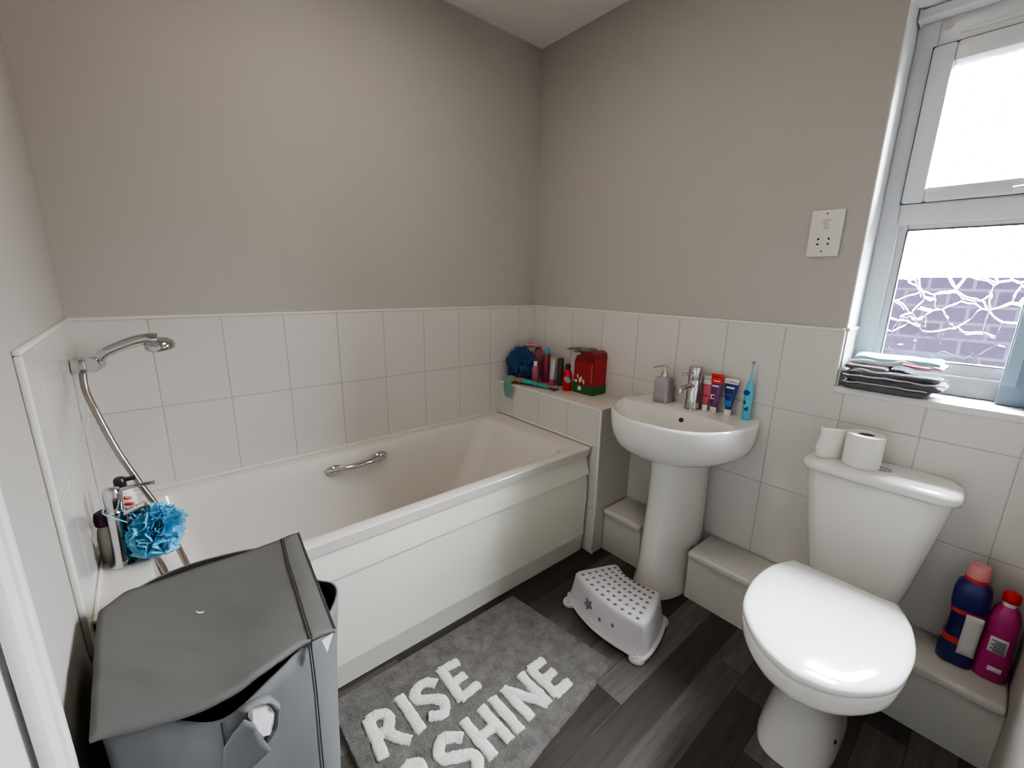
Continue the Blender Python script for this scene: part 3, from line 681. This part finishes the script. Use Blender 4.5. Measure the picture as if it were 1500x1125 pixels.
for x, y in feet:
    c = Vector((-.495, -1.045, 0)); d = (Vector((x, y, 0))-c).normalized()
    b = B(); b.lathe([(.028, .001), (.029, .004), (.028, .011), (.024, .017), (.016, .021), (.003, .023)], (x, y, 0), seg=24); ft = b.build('foot', M['stoolfoot'], st, smooth=60)
    b = B(); rg = random.Random(9)
    for k in range(14):
        a = rg.uniform(0, 2*PI); r = rg.uniform(.005, .022); z = .023-.008*(r/.026)**2.2
        b.sphere((x+r*math.cos(a), y+r*math.sin(a), z-.001), .0028, u=6, v=4)
    b.build('foot_dots', M['grip'], ft)
def star(b, c, r, u, v, n_, h=.0015):
    pts = [Vector(c)+(u*math.cos(PI/2+PI*i/5)+v*math.sin(PI/2+PI*i/5))*(r if i % 2 == 0 else r*.45) for i in range(10)]
    b.loft([[p-n_*h for p in pts], [p+n_*h for p in pts]])
b = B()
ring = stool_ring(-.022, 0)
for iv in range(10):
    t_ = iv/9
    for iu in range(6):
        s_ = iu/5
        F = Vector((-.550, -.908, 0)).lerp(Vector((-.578, -1.176, 0)), t_)+Vector((-.018*math.sin(PI*t_), 0, 0))
        K = Vector((-.415, -.963, 0)).lerp(Vector((-.425, -1.140, 0)), t_)+Vector((-.008*math.sin(PI*t_), 0, 0))
        p = F.lerp(K, s_); p.z = .1332
        star(b, p, .0080, Vector((0, 1, 0)), Vector((1, 0, 0)), Vector((0, 0, 1)), .0012)
g = b.build('star_grips', M['grip'], body, smooth=0)
b = B(); nrm = Vector((-1, .12, .22)).normalized(); uu = nrm.cross(Vector((0, 0, 1))).normalized(); vv = uu.cross(nrm)*-1
star(b, (-.6065, -.985, .080), .022, uu, vv, nrm, .0035)
b.build('star_motif', C_('star_grey', (.17, .165, .18), .5), body, smooth=0, label='large grey printed star')
for y, z, r, x in ((-1.048, .062, .0055, -.6185), (-1.104, .075, .0065, -.617), (-.93, .1, .004, -.579), (-.93, .07, .004, -.585)): b = B(); star(b, (x, y, z), r, uu, vv, nrm, .003); b.build('small_star', C_('star_grey', (.17, .165, .18)), body, smooth=0)

# ================================================================== BATH MAT
ru = [(-.741, -.712), (-.690, -1.163), (-.83, -1.176), (-1.12, -1.215), (-1.46, -1.245), (-1.47, -.715)]
mt = thing('bath_mat', (-1.07, -.96, 0), 'dark grey bath mat with white RISE & SHINE lettering along the bath', 'bath mat')
b = B()
# pile as a fine bumpy slab
def matpt(i, j):
    a = Vector((-.741, -.706, 0)).lerp(Vector((-1.47, -.706, 0)), i); c = Vector((-.684, -1.163, 0)).lerp(Vector((-1.47, -1.262, 0)), i)
    p = a.lerp(c, j)
    e = min(i, j, 1-i, 1-j)
    z = .0125 if e > 0 else .001
    z += .0035*noise.noise(Vector((p.x*190, p.y*190, 0))) if e > 0 else 0
    p += Vector((noise.noise(p*60), noise.noise(p*60+Vector((9, 9, 9))), 0))*.003 if e == 0 else Vector((0, 0, 0))
    p.z = z; return p
b.grid(matpt, 190, 120); b.build('pile', M['rug'], mt, smooth=80)
RISE = [[[(-1.399, -.836), (-1.406, -.955)], [(-1.397, -.834), (-1.372, -.834), (-1.350, -.852), (-1.351, -.876), (-1.372, -.893), (-1.402, -.893)], [(-1.372, -.893), (-1.358, -.925), (-1.334, -.958)]],
 [[(-1.297, -.830), (-1.294, -.955)]],
 [[(-1.190, -.855), (-1.203, -.839), (-1.230, -.831), (-1.255, -.843), (-1.257, -.868), (-1.232, -.888), (-1.205, -.908), (-1.203, -.935), (-1.224, -.955), (-1.253, -.938)]],
 [[(-1.150, -.826), (-1.154, -.950)], [(-1.150, -.828), (-1.094, -.832)], [(-1.150, -.889), (-1.103, -.888)], [(-1.153, -.947), (-1.089, -.944)]],
 [[(-1.219, -1.045), (-1.237, -1.027), (-1.262, -1.017), (-1.286, -1.035), (-1.284, -1.062), (-1.252, -1.082), (-1.222, -1.100), (-1.220, -1.128), (-1.247, -1.146), (-1.282, -1.130)]],
 [[(-1.187, -1.015), (-1.180, -1.138)], [(-1.125, -1.016), (-1.118, -1.135)], [(-1.183, -1.079), (-1.121, -1.077)]],
 [[(-1.081, -1.013), (-1.078, -1.134)]],
 [[(-1.033, -1.010), (-1.030, -1.127)], [(-1.033, -1.012), (-.963, -1.124)], [(-.960, -1.008), (-.960, -1.127)]],
 [[(-.920, -1.008), (-.920, -1.124)], [(-.920, -1.010), (-.868, -1.010)], [(-.920, -1.066), (-.870, -1.062)], [(-.920, -1.122), (-.862, -1.120)]],
 [[(-1.322, -1.135), (-1.345, -1.10), (-1.385, -1.055), (-1.385, -1.030), (-1.362, -1.018), (-1.342, -1.032), (-1.350, -1.058), (-1.392, -1.085), (-1.402, -1.115), (-1.382, -1.138), (-1.352, -1.125), (-1.330, -1.09)]]]
b = B()
for let in RISE:
    for s_ in let:
        L = [Vector((x, y, .0125)) for x, y in s_]
        d0 = (L[0]-L[1]).normalized(); d1 = (L[-1]-L[-2]).normalized()
        L[0] = L[0]+d0*.006; L[-1] = L[-1]+d1*.006
        P_ = smooth_path([tuple(p) for p in L], 9 if len(L) > 2 else 14)
        b.tube(P_, .0165, 14, flat=.42)
b.noise(.0034, 170, 5).noise(.003, 45, 2, .3)
b.build('lettering', M['rugw'], mt, smooth=80, label='white tufted lettering')

# ================================================================== LAUNDRY HAMPER
hm = thing('laundry_hamper', (-1.71, -.93, 0), 'dark grey fabric laundry hamper with sagging lid at the bath end', 'laundry hamper')
top = [(-1.866, -1.058), (-1.80, -1.088), (-1.727, -1.150), (-1.65, -1.128), (-1.580, -1.098), (-1.537, -1.065), (-1.497, -1.008), (-1.492, -.955), (-1.525, -.90), (-1.545, -.79), (-1.60, -.735), (-1.70, -.714), (-1.80, -.724), (-1.868, -.765), (-1.878, -.90)]
bot = [(-1.862, -1.05), (-1.80, -1.075), (-1.727, -1.095), (-1.65, -1.10), (-1.582, -1.098), (-1.552, -1.07), (-1.535, -1.01), (-1.530, -.955), (-1.540, -.90), (-1.555, -.79), (-1.60, -.745), (-1.70, -.735), (-1.80, -.738), (-1.862, -.77), (-1.868, -.90)]
TZ = [.582, .578, .580, .592, .602, .600, .597, .592, .592, .600, .610, .612, .610, .600, .588]
b = B(); rings = []
for k in range(19):
    f = k/18
    pts = [(bt_[0]+(tp[0]-bt_[0])*f**1.3, bt_[1]+(tp[1]-bt_[1])*f**1.3, .004+(z-.004)*f) for tp, bt_, z in zip(top, bot, TZ)]
    r = smooth_path(pts, 7, True)
    out = []
    for i, p in enumerate(r):
        d = noise.noise(Vector((p.x*9, p.y*9, p.z*5)))*.006*min(1, f*2+.2)
        q = p-Vector((-1.70, -.92, p.z)); q.normalize(); out.append(tuple(p+q*d))
    rings.append(out)
b.loft(rings, (True, False))
body = b.build('hamper_body', [M['fabric2'], M['lining']], hm, smooth=60)
sm = body.modifiers.new('solid', 'SOLIDIFY'); sm.thickness = .005; sm.offset = -1; sm.material_offset = 1; sm.material_offset_rim = 0
# stitched seams down the front corners
b = B()
for idx in (14, 28, 30, 42):
    pass
b.tube([Vector(r[28])+Vector((.001, -.003, 0)) for r in rings], .0014, 6); b.tube([Vector(r[14])+Vector((0, -.002, 0)) for r in rings], .0012, 6)
b.build('seam', C_('seam_dark', (.035, .036, .038), .8), body)
# lid: sheet with sag and a folded hinge strip on the right
def lidpt(i, j):
    # i: left->right, j: back->front
    BL, BR, FL, FR = Vector((-1.878, -.752, .622)), Vector((-1.548, -.752, .622)), Vector((-1.874, -1.092, .618)), Vector((-1.583, -1.118, .620))
    p = (BL.lerp(BR, i)).lerp(FL.lerp(FR, i), j)
    p.y += -.042*math.sin(PI*min(1, max(0, i)))**1.4*j**3          # front edge bows out
    p.z += -.012*math.sin(PI*i)*math.sin(PI*j)-.020*max(0, .35-i)*j
    p.z += .0065*noise.noise(Vector((p.x*7, p.y*7, 3)))
    fold = p.x*.8+p.y*.6; p.z += .0065*max(0, noise.noise(Vector((fold*28, (p.x-p.y)*5, 7)))-.05)*(.3+j)
    c_ = max(0, .12-i)/.12*max(0, .12-j)/.12; p += Vector((.014, -.012, -.01))*c_
    p.x += .004*noise.noise(Vector((1, p.y*6, 0)))
    return p
b = B(); b.grid(lidpt, 30, 30); lid = b.build('hamper_lid', M['fabric'], hm, smooth=80, solid=.007)
def strip(i, j):
    p = lidpt(1, j); q = Vector((-1.505, -.746, .620)).lerp(Vector((-1.538, -1.118, .616)), j)
    r = p.lerp(q, i); r.z += .002*math.sin(PI*i) + .002*noise.noise(Vector((r.x*20, r.y*20, 1))); return r
b = B(); b.grid(strip, 8, 30); b.build('lid_hinge', M['fabric'], lid, smooth=80, solid=.008)
b = B(); b.tube([lidpt(.997, j/20)+Vector((0, 0, .001)) for j in range(21)], .0013, 6); b.tube([strip(.97, j/20)+Vector((0, 0, .002)) for j in range(21)], .0011, 6)
b.build('stitching', C_('stitch_dark', (.05, .05, .048), .8), lid)
b = B(); q = lidpt(.48, .40); b.tube([q+Vector((-.006, .004, .001)), q+Vector((-.002, -.004, .0015)), q+Vector((.005, -.005, .001))], .0016, 6); b.build('lint', M['white_fabric'], lid)
b = B(); p1, p2, p3 = Vector((-1.566, -1.124, .612)), Vector((-1.545, -1.118, .612)), Vector((-1.558, -1.120, .580)); b.loft([[p1, p2, p3], [p+Vector((0, -.002, 0)) for p in (p1, p2, p3)]]); b.build('white_tag', M['white_fabric'], lid, smooth=0, label='small white corner tag')
# handle slot with white lining and a pulled-out flap on the front
hz = .545
hc = Vector((-1.683, -1.157, hz))
n_ = Vector((.28, -1, .0)).normalized(); uu = Vector((1, .28, 0)).normalized()
def hp_(u, v, w): return hc+uu*u+Vector((0, 0, v))+n_*w
hole = [(-.003, .041), (.012, .036), (.022, .018), (.027, 0), (.024, -.018), (.017, -.036), (.005, -.026), (-.001, -.006), (-.006, .014)]
b = B(); b.loft([[hp_(u, v, w) for u, v in hole] for w in (-.012, .0035)]); b.build('handle_hole', M['white_fabric'], body, smooth=0, label='torn handle opening showing white')
b = B()   # flap of fabric pulled outwards left of the opening
A_ = [(-.047, .0), (-.052, -.03), (-.050, -.06), (-.045, -.084)]; R1 = [(-.024, .048), (-.012, .030), (-.006, .0), (.006, -.044)]
def flap(i, j):
    k = i*3; a = int(min(2, k)); f = k-a
    p = Vector(A_[a]).lerp(Vector(A_[a+1]), f); q = Vector(R1[a]).lerp(Vector(R1[a+1]), f)
    r = p.lerp(q, j); return hp_(r.x, r.y, -.004+.026*j**1.3+.003*noise.noise(Vector((r.x*60, r.y*60, 2))))
b.grid(flap, 12, 8); b.build('handle_flap', M['fabric2'], body, smooth=80, solid=.003)
b = B()
rim_o = [(-.020, .050), (.004, .050), (.026, .036), (.040, .006), (.030, -.030), (.006, -.044)]; rim_i = [(-.008, .044), (.010, .038), (.021, .020), (.028, .0), (.022, -.028), (.008, -.040)]
def rimf(i, j):
    k = i*5; a = int(min(4, k)); f = k-a
    r = Vector(rim_o[a]).lerp(Vector(rim_o[a+1]), f).lerp(Vector(rim_i[a]).lerp(Vector(rim_i[a+1]), f), j)
    return hp_(r.x, r.y, -.004+.013*math.sin(PI*min(1, j*.9))+.003*noise.noise(Vector((r.x*70, r.y*70, 5))))
b.grid(rimf, 15, 5); b.build('handle_edge', M['fabric2'], body, smooth=80, solid=.003)

# ================================================================== THINGS ON THE TILED LEDGE
Z = LZ
cl = B(); cc = Vector((-.168, -.085, Z+.095))
bmm = bmesh.new(); bmesh.ops.create_icosphere(bmm, subdivisions=5, radius=1)
for v in bmm.verts:
    d = v.co.normalized(); n1 = noise.noise(d*1.9+Vector((4, 1, 2))); n2 = 1-2*abs(noise.noise(d*3.4+Vector((1, 7, 3)))); n3 = noise.noise(d*7)
    r = 1+.14*n1+.30*(n2-.55)+.07*n3
    v.co = Vector((d.x*.072*r, d.y*.074*r, d.z*.092*r))
    v.co.z = max(v.co.z, -.092)
cl.merge(bmm, Matrix.Translation(cc))
tag(cl.build('wash_cloth', C_('cloth_navy', (.017, .062, .165), .85, bscale=500, bstr=.4, bdist=.001), at=(cc.x, cc.y, Z), smooth=80), 'crumpled dark blue wash cloth heaped in the corner of the tiled ledge', 'cloth')
# doll lying along the ledge edge, hair over the front
dl = thing('toy_doll', (-.21, -.2, Z), 'small mermaid doll lying on the ledge edge with green hair hanging down', 'doll')
b = B(); P_ = smooth_path([(-.215, -.150, Z+.020), (-.205, -.21, Z+.018), (-.195, -.27, Z+.014), (-.185, -.325, Z+.010)], 5); b.tube(P_, [.017-.010*i/len(P_) for i in range(len(P_))], 12, flat=.85); b.build('tail', C_('doll_teal', (.06, .33, .32)), dl)
b = B(); b.loft([[(-.186, -.322, Z+.006), (-.160, -.372, Z+.004), (-.178, -.365, Z+.004), (-.195, -.378, Z+.004)], [(-.186, -.322, Z+.014), (-.160, -.372, Z+.009), (-.178, -.365, Z+.009), (-.195, -.378, Z+.009)]]); b.build('tail_fin', C_('doll_dark_teal', (.02, .10, .10)), dl)
b = B(); b.tube([(-.222, -.150, Z+.02), (-.232, -.118, Z+.021)], [.016, .012], 12); b.sphere((-.242, -.105, Z+.024), .019); b.tube([(-.228, -.135, Z+.028), (-.222, -.175, Z+.034)], .006, 8); b.build('upper_body', C_('doll_skin', (.42, .22, .12)), dl)
b = B(); rg = random.Random(6)
for k in range(26):
    a = rg.uniform(-.022, .022); q = rg.uniform(.02, .075)
    b.tube(smooth_path([(-.238, -.100+a*.6, Z+.040), (-.258, -.098+a, Z+.030), (-.274+rg.uniform(-.004, .002), -.098+a*1.3, Z+.004), (-.275+rg.uniform(-.004, .002), -.104+a*1.5, Z-q*.5), (-.275, -.112+a*1.6+rg.uniform(-.01, .01), Z-q)], 4), .0032, 6)
b.build('hair', C_('doll_hair', (.17, .36, .31), .6), dl, label='long pale green hair')
# bottles and tubes behind and beside the cloth
def bottle(name, x, y, prof, m, label, cap=None, capm=None, sx=1, sy=1, group='bottles on the tiled ledge', cat='bottle'):
    o = thing(name, (x, y, Z), label, cat, group)
    b = B(); b.lathe(prof, (x, y, Z), seg=22, sx=sx, sy=sy); bd = b.build('bottle_body', m, o, smooth=50)
    if cap: b = B(); b.lathe(cap, (x, y, Z), seg=18); b.build('cap', capm, o)
    return o, bd
bottle('lotion_bottle', -.145, -.176, [(.017, 0), (.0195, .004), (.0195, .085), (.016, .095), (.009, .100)], C_('lotion_pink', (.36, .12, .17)), 'small mauve pink bottle with square white cap in front of the taller ones', [(.0095, .098), (.010, .100), (.010, .120), (.009, .122)], W_)
bottle('bubble_bath_bottle', -.072, -.190, [(.024, 0), (.027, .005), (.027, .11), (.024, .145), (.018, .16), (.012, .165)], C_('bottle_plum', (.25, .035, .06)), 'tall dark red bottle with turquoise cap standing behind the pink one', [(.0165, .161), (.0175, .165), (.016, .180), (.009, .189), (.002, .191)], C_('cap_teal', (.03, .30, .33)))
o, bd = bottle('spray_bottle', -.042, -.090, [(.024, 0), (.027, .006), (.027, .13), (.024, .16), (.014, .175), (.012, .185)], C_('spray_pink', (.40, .13, .17)), 'pink trigger spray bottle standing furthest back behind the blue cloth')
b = B(); b.tube(smooth_path([(-.062, -.11, Z+.188), (-.085, -.085, Z+.196), (-.125, -.055, Z+.190)], 5), .014, 12, flat=.8); b.tube([(-.042, -.09, Z+.17), (-.05, -.098, Z+.19)], .012); b.build('trigger_head', C_('spray_mauve', (.45, .20, .30)), o)
o, bd = bottle('lotion_tube', -.102, -.266, [(.017, 0), (.0175, .002), (.0175, .035), (.015, .037)], C_('tube_pink', (.62, .10, .22)), 'slim silver white tube standing on its pink cap', cat='tube')
b = B(); b.loft([[(-.102+rx_*math.cos(2*PI*i/20), -.266+ry_*math.sin(2*PI*i/20), Z+z) for i in range(20)] for rx_, ry_, z in ((.0155, .0155, .036), (.015, .017, .06), (.008, .019, .11), (.002, .021, .142))]); b.build('tube_body', C_('tube_silver', (.48, .52, .60)), o, smooth=60)
b = B(); b.box(-.104, -.100, -.287, -.245, Z+.138, Z+.155, .001); b.build('crimp', C_('tube_gold', (.42, .36, .16)), o)
o = bottle('dark_tube', -.070, -.292, [(.015, 0), (.017, .003), (.017, .14), (.012, .15), (.003, .152)], C_('tube_brown', (.07, .06, .05)), 'slim dark brown tube standing beside the silver white one', cat='tube')
o, bd = bottle('bubble_bath_bottle', -.118, -.388, [(.020, 0), (.024, .005), (.025, .06), (.022, .09), (.015, .108), (.010, .112)], C_('bottle_red', (.55, .015, .03)), 'bright red bottle with dark purple cap and teal label touching the red box', [(.0125, .11), (.0145, .113), (.0145, .128), (.011, .136), (.003, .138)], C_('cap_purple', (.035, .01, .06)), sy=1.0)
b = B(); b.lathe([(.012, 0), (.0125, .001), (.011, .0018), (.002, .002)], (-.1355, -.4045, Z+.060), (-.75, -.68, .02), 18, sx=1.0, sy=1.6)
b.build('label_patch', C_('label_teal', (.12, .33, .33)), bd)
# red and green box
rb = thing('wash_bag', (-.06, -.485, Z), 'red and green bag with small white figures nearest the wash basin', 'bag')
prof = [(-.424, 0), (-.546, 0), (-.549, .05), (-.549, .185), (-.543, .203), (-.525, .212), (-.50, .210), (-.47, .196), (-.44, .184), (-.428, .170), (-.424, .15)]
b = B(); b.loft([[(x, y+dy*(y+.485)*4, Z+z*(1+k)) for y, z in prof] for x, dy, k in ((-.106, 0, -.02), (-.110, 0, 0), (-.06, .004, .012), (-.020, .0, .01), (-.014, 0, 0))]); bg = b.build('bag_body', C_('bag_red', (.33, .014, .018), .45), rb, smooth=40)
b = B(); b.loft([[(x, y, Z+z) for y, z in ((-.4215, 0.0005), (-.5505, .0005), (-.5525, .044), (-.53, .048), (-.50, .038), (-.46, .042), (-.4205, .052))] for x in (-.1125, -.012)]); b.build('green_band', C_('bag_green', (.018, .12, .028), .45), bg, smooth=30)
b = B(); b.loft([[(x, y, Z+z) for y, z in ((-.430, .160), (-.541, .164), (-.551, .178), (-.546, .206), (-.527, .2155), (-.50, .2135), (-.468, .200), (-.437, .187))] for x in (-.1115, -.013)]); b.build('top_flap', C_('bag_dark_red', (.20, .008, .012), .4), bg, smooth=40)
b = B(); b.tube([(-.112, -.538, Z+.155), (-.112, -.538, Z+.062)], .0016, 6); b.build('piping', C_('piping_pale', (.55, .30, .28)), bg)
b = B()
for y, z, w, h in ((-.440, .060, .020, .016), (-.451, .086, .009, .020), (-.466, .068, .016, .030), (-.474, .075, .012, .026), (-.490, .062, .012, .026)):
    b.sphere((-.1125, y, Z+z), .5, .006, w, h, 10, 8)
b.lathe([(.012, 0), (.012, .002), (.007, .0025), (.007, .001), (.0005, .001)], (-.1122, -.466, Z+.026), (-1, 0, 0), 18); b.build('white_figures', C_('figures_white', (.62, .60, .55)), bg)
pk = thing('wipes_packet', (-.03, -.40, Z), 'white packet with a flat grey printed top standing against the red bag', 'packet')
b = B(); b.loft([[(x, y, Z+z) for y, z in ((-.345, 0), (-.4175, 0), (-.4175, .18), (-.41, .195), (-.36, .190), (-.345, .17))] for x in (-.050, -.012)]); b.build('packet_body', C_('packet_white', (.66, .64, .60)), pk, smooth=40)
b = B(); b.grid(lambda i, j: (-.085+.075*i, -.330-.150*j, Z+.203+.008*math.sin(PI*j)+.010*j+.004*math.sin(i*9+j*5)), 6, 12); b.build('printed_top', C_('packet_grey', (.17, .16, .14)), pk, solid=.002)

# ================================================================== WINDOW SILL
tw = B()
def towel_layer(y0, y1, x0, x1, z0, th, seed, m=22):
    # one thick folded layer: rounded edges, soft waves
    rings = []
    for i in range(m+1):
        t_ = i/m; y = y0+(y1-y0)*t_
        w = .5*th*(1-abs(2*t_-1)**8)**.5+.0006
        r = []
        for k in range(20):
            a = 2*PI*k/20
            x = (x0+x1)/2+(x1-x0)/2*math.copysign(abs(math.cos(a))**.35, math.cos(a)); z = z0+th/2+w*math.copysign(abs(math.sin(a))**.6, math.sin(a))
            d = noise.noise(Vector((x*14, y*14, seed)))*.012; d2 = noise.noise(Vector((x*22, y*11, seed+5)))*.011
            r.append((x+d, y+d2, max(WZ0+.001, z+(noise.noise(Vector((x*9, y*15, seed*3)))*.013 if z0 > WZ0+.003 else 0))))
        rings.append(r)
    return rings
tb = thing('folded_towel', (.03, -1.61, WZ0), 'dark grey towel folded in layers on the window sill front', 'towel')
for (y0, y1, x0, x1, z0, th, sd_) in ((-1.490, -1.705, -.030, .085, WZ0+.001, .026, 1), (-1.486, -1.735, -.026, .085, WZ0+.024, .024, 2), (-1.50, -1.72, -.020, .085, WZ0+.044, .022, 3), (-1.495, -1.60, -.012, .08, WZ0+.062, .016, 8)):
    b = B(); b.loft(towel_layer(y0, y1, x0, x1, z0, th, sd_)); b.build('towel_fold', C_('towel_grey', (.085, .085, .094), .95, bscale=600, bstr=.5, bdist=.0015, var=.35, vscale=30), tb, smooth=80)
b = B()
for y0, y1, z, xx, sd_ in ((-1.50, -1.70, .026, -.032, 3), (-1.495, -1.735, .047, -.029, 4), (-1.52, -1.735, .064, -.024, 6)):
    b.tube([(xx+.004*noise.noise(Vector((k, sd_, 0))), y0+(y1-y0)*k/16, WZ0+z+.006*noise.noise(Vector((k*.35, sd_*3, 2)))) for k in range(17)], .0026, 6)
b.build('towel_hem', C_('towel_hem', (.42, .40, .42), .95), tb, label='pale edges of the folds')
tc = thing('folded_cloth', (.07, -1.62, WZ0+.07), 'pale blue and white folded cloth lying on top of the grey towel', 'cloth')
b = B(); b.loft(towel_layer(-1.497, -1.725, .010, .100, WZ0+.080, .018, 11)); b.build('cloth_fold', C_('cloth_white', (.70, .70, .72), .9), tc, smooth=80)
b = B(); b.loft(towel_layer(-1.500, -1.712, .015, .112, WZ0+.090, .020, 12)); b.build('cloth_fold', C_('cloth_blue', (.25, .56, .68), .9), tc, smooth=80, label='pale blue fold')
b = B(); b.tube([(.008, -1.63, WZ0+.092), (.006, -1.66, WZ0+.089), (.008, -1.69, WZ0+.088)], .006, 8, flat=.7); b.tube([(.012, -1.70, WZ0+.092), (.010, -1.718, WZ0+.088)], .005, 8, flat=.8); b.build('cloth_print', C_('print_red', (.55, .20, .22), .9), tc)
# blue-grey board at the right of the sill
sl = thing('storage_tub', (.10, -1.88, WZ0), 'blue grey upright plastic tub at the right end of the window sill', 'tub')
b = B(); b.box(.088, .126, -1.923, -1.832, WZ0+.001, 1.33, .004); b.build('tub_side', M['slab'], sl)
b = B(); b.box(.085, .089, -1.862, -1.836, WZ0+.055, 1.325, .001); b.build('pale_strip', M['slabl'], sl, label='pale blue strip')

# shaver socket
so = thing('shaver_socket', (-.005, -1.372, 1.42), 'white shaver socket plate on the grey wall beside the window', 'socket')
b = B(); b.box(-.012, -.0005, -1.418, -1.328, 1.350, 1.494, .003, 2); pl = b.build('face_plate', M['socket'], so)
for y, z in ((-1.357, 1.405), (-1.357, 1.389), (-1.386, 1.405), (-1.386, 1.389)):
    b = B(); b.lathe([(.0035, 0), (.0035, .0008)], (-.0118, y, z), (-1, 0, 0), 10); b.build('pin_hole', M['dark'], pl)
for y, z in ((-1.371, 1.483), (-1.371, 1.366)):
    b = B(); b.lathe([(.0032, 0), (.0032, .0008)], (-.0118, y, z), (-1, 0, 0), 10); b.build('plate_screw', C_('screw_grey', (.18, .17, .16)), pl)
b = B(); b.box(-.0126, -.0119, -1.385, -1.361, 1.4615, 1.464); b.box(-.0126, -.0119, -1.381, -1.367, 1.437, 1.439)
for k in range(4): b.box(-.0126, -.0119, -1.380+.001*k, -1.366+.001*k, 1.443+k*.0045, 1.4445+k*.0045)
b.build('printed_symbol', C_('symbol_grey', (.33, .32, .31)), pl, smooth=0)

# ================================================================== LIGHT
w = bpy.data.worlds.new('World'); SC.world = w; w.use_nodes = True
nt = w.node_tree; bg_ = nt.nodes['Background']
tcn = nt.nodes.new('ShaderNodeTexCoord'); sp = nt.nodes.new('ShaderNodeSeparateXYZ'); nt.links.new(tcn.outputs['Generated'], sp.inputs[0])
cr = nt.nodes.new('ShaderNodeValToRGB'); cr.color_ramp.elements[0].position = .0; cr.color_ramp.elements[0].color = (.05, .05, .055, 1)
cr.color_ramp.elements[1].position = .03; cr.color_ramp.elements[1].color = (.085, .0865, .088, 1)
for q_, c_ in ((.35, (.46, .475, .49, 1)), (.8, (.94, .97, 1, 1))): cr.color_ramp.elements.new(q_).color = c_
nt.links.new(sp.outputs[2], cr.inputs[0]); nt.links.new(cr.outputs[0], bg_.inputs[0]); bg_.inputs[1].default_value = 340.0

def area(name, loc, rot, sx, sy, power, col, portal=False, spread=PI):
    d = bpy.data.lights.new(name, 'AREA'); d.shape = 'RECTANGLE'; d.size = sx; d.size_y = sy; d.energy = power; d.color = col; d.spread = spread
    if portal: d.cycles.is_portal = True
    o = bpy.data.objects.new(name, d); o.location = loc; o.rotation_euler = rot; COL.objects.link(o); return o
area('window_portal', (.199, -1.7, 1.48), (0, PI/2, 0), 1.12, .46, 1, (1, 1, 1), True)
area('bounce_fill', (-1.15, -.85, 2.38), (0, 0, 0), .35, .35, 6, (1.0, .87, .72))  # added warm fill standing in for bounced window light, not a real fitting

# ================================================================== CAMERA
cam = bpy.data.cameras.new('Camera'); co = bpy.data.objects.new('Camera', cam); COL.objects.link(co)
R_ = ((.7619134, -.6474398, .0175963), (.1373425, .1880570, .9725079), (-.6329494, -.7385501, .2322041))
m = Matrix(((R_[0][0], R_[1][0], R_[2][0], -1.7327), (R_[0][1], R_[1][1], R_[2][1], -1.8363), (R_[0][2], R_[1][2], R_[2][2], 1.2528), (0, 0, 0, 1)))
co.matrix_world = m
cam.sensor_width = 36; cam.lens = 629.27/1500*36; cam.clip_start = .02
SC.camera = co
SC.view_settings.view_transform = 'AgX'
SC.view_settings.look = 'AgX - Medium High Contrast'
SC.view_settings.exposure = 0.42
SC.cycles.use_denoising = True
SC.cycles.max_bounces = 12
SC.cycles.transparent_max_bounces = 8
SC.cycles.sample_clamp_indirect = 6
SC.cycles.caustics_reflective = False
SC.cycles.caustics_refractive = False
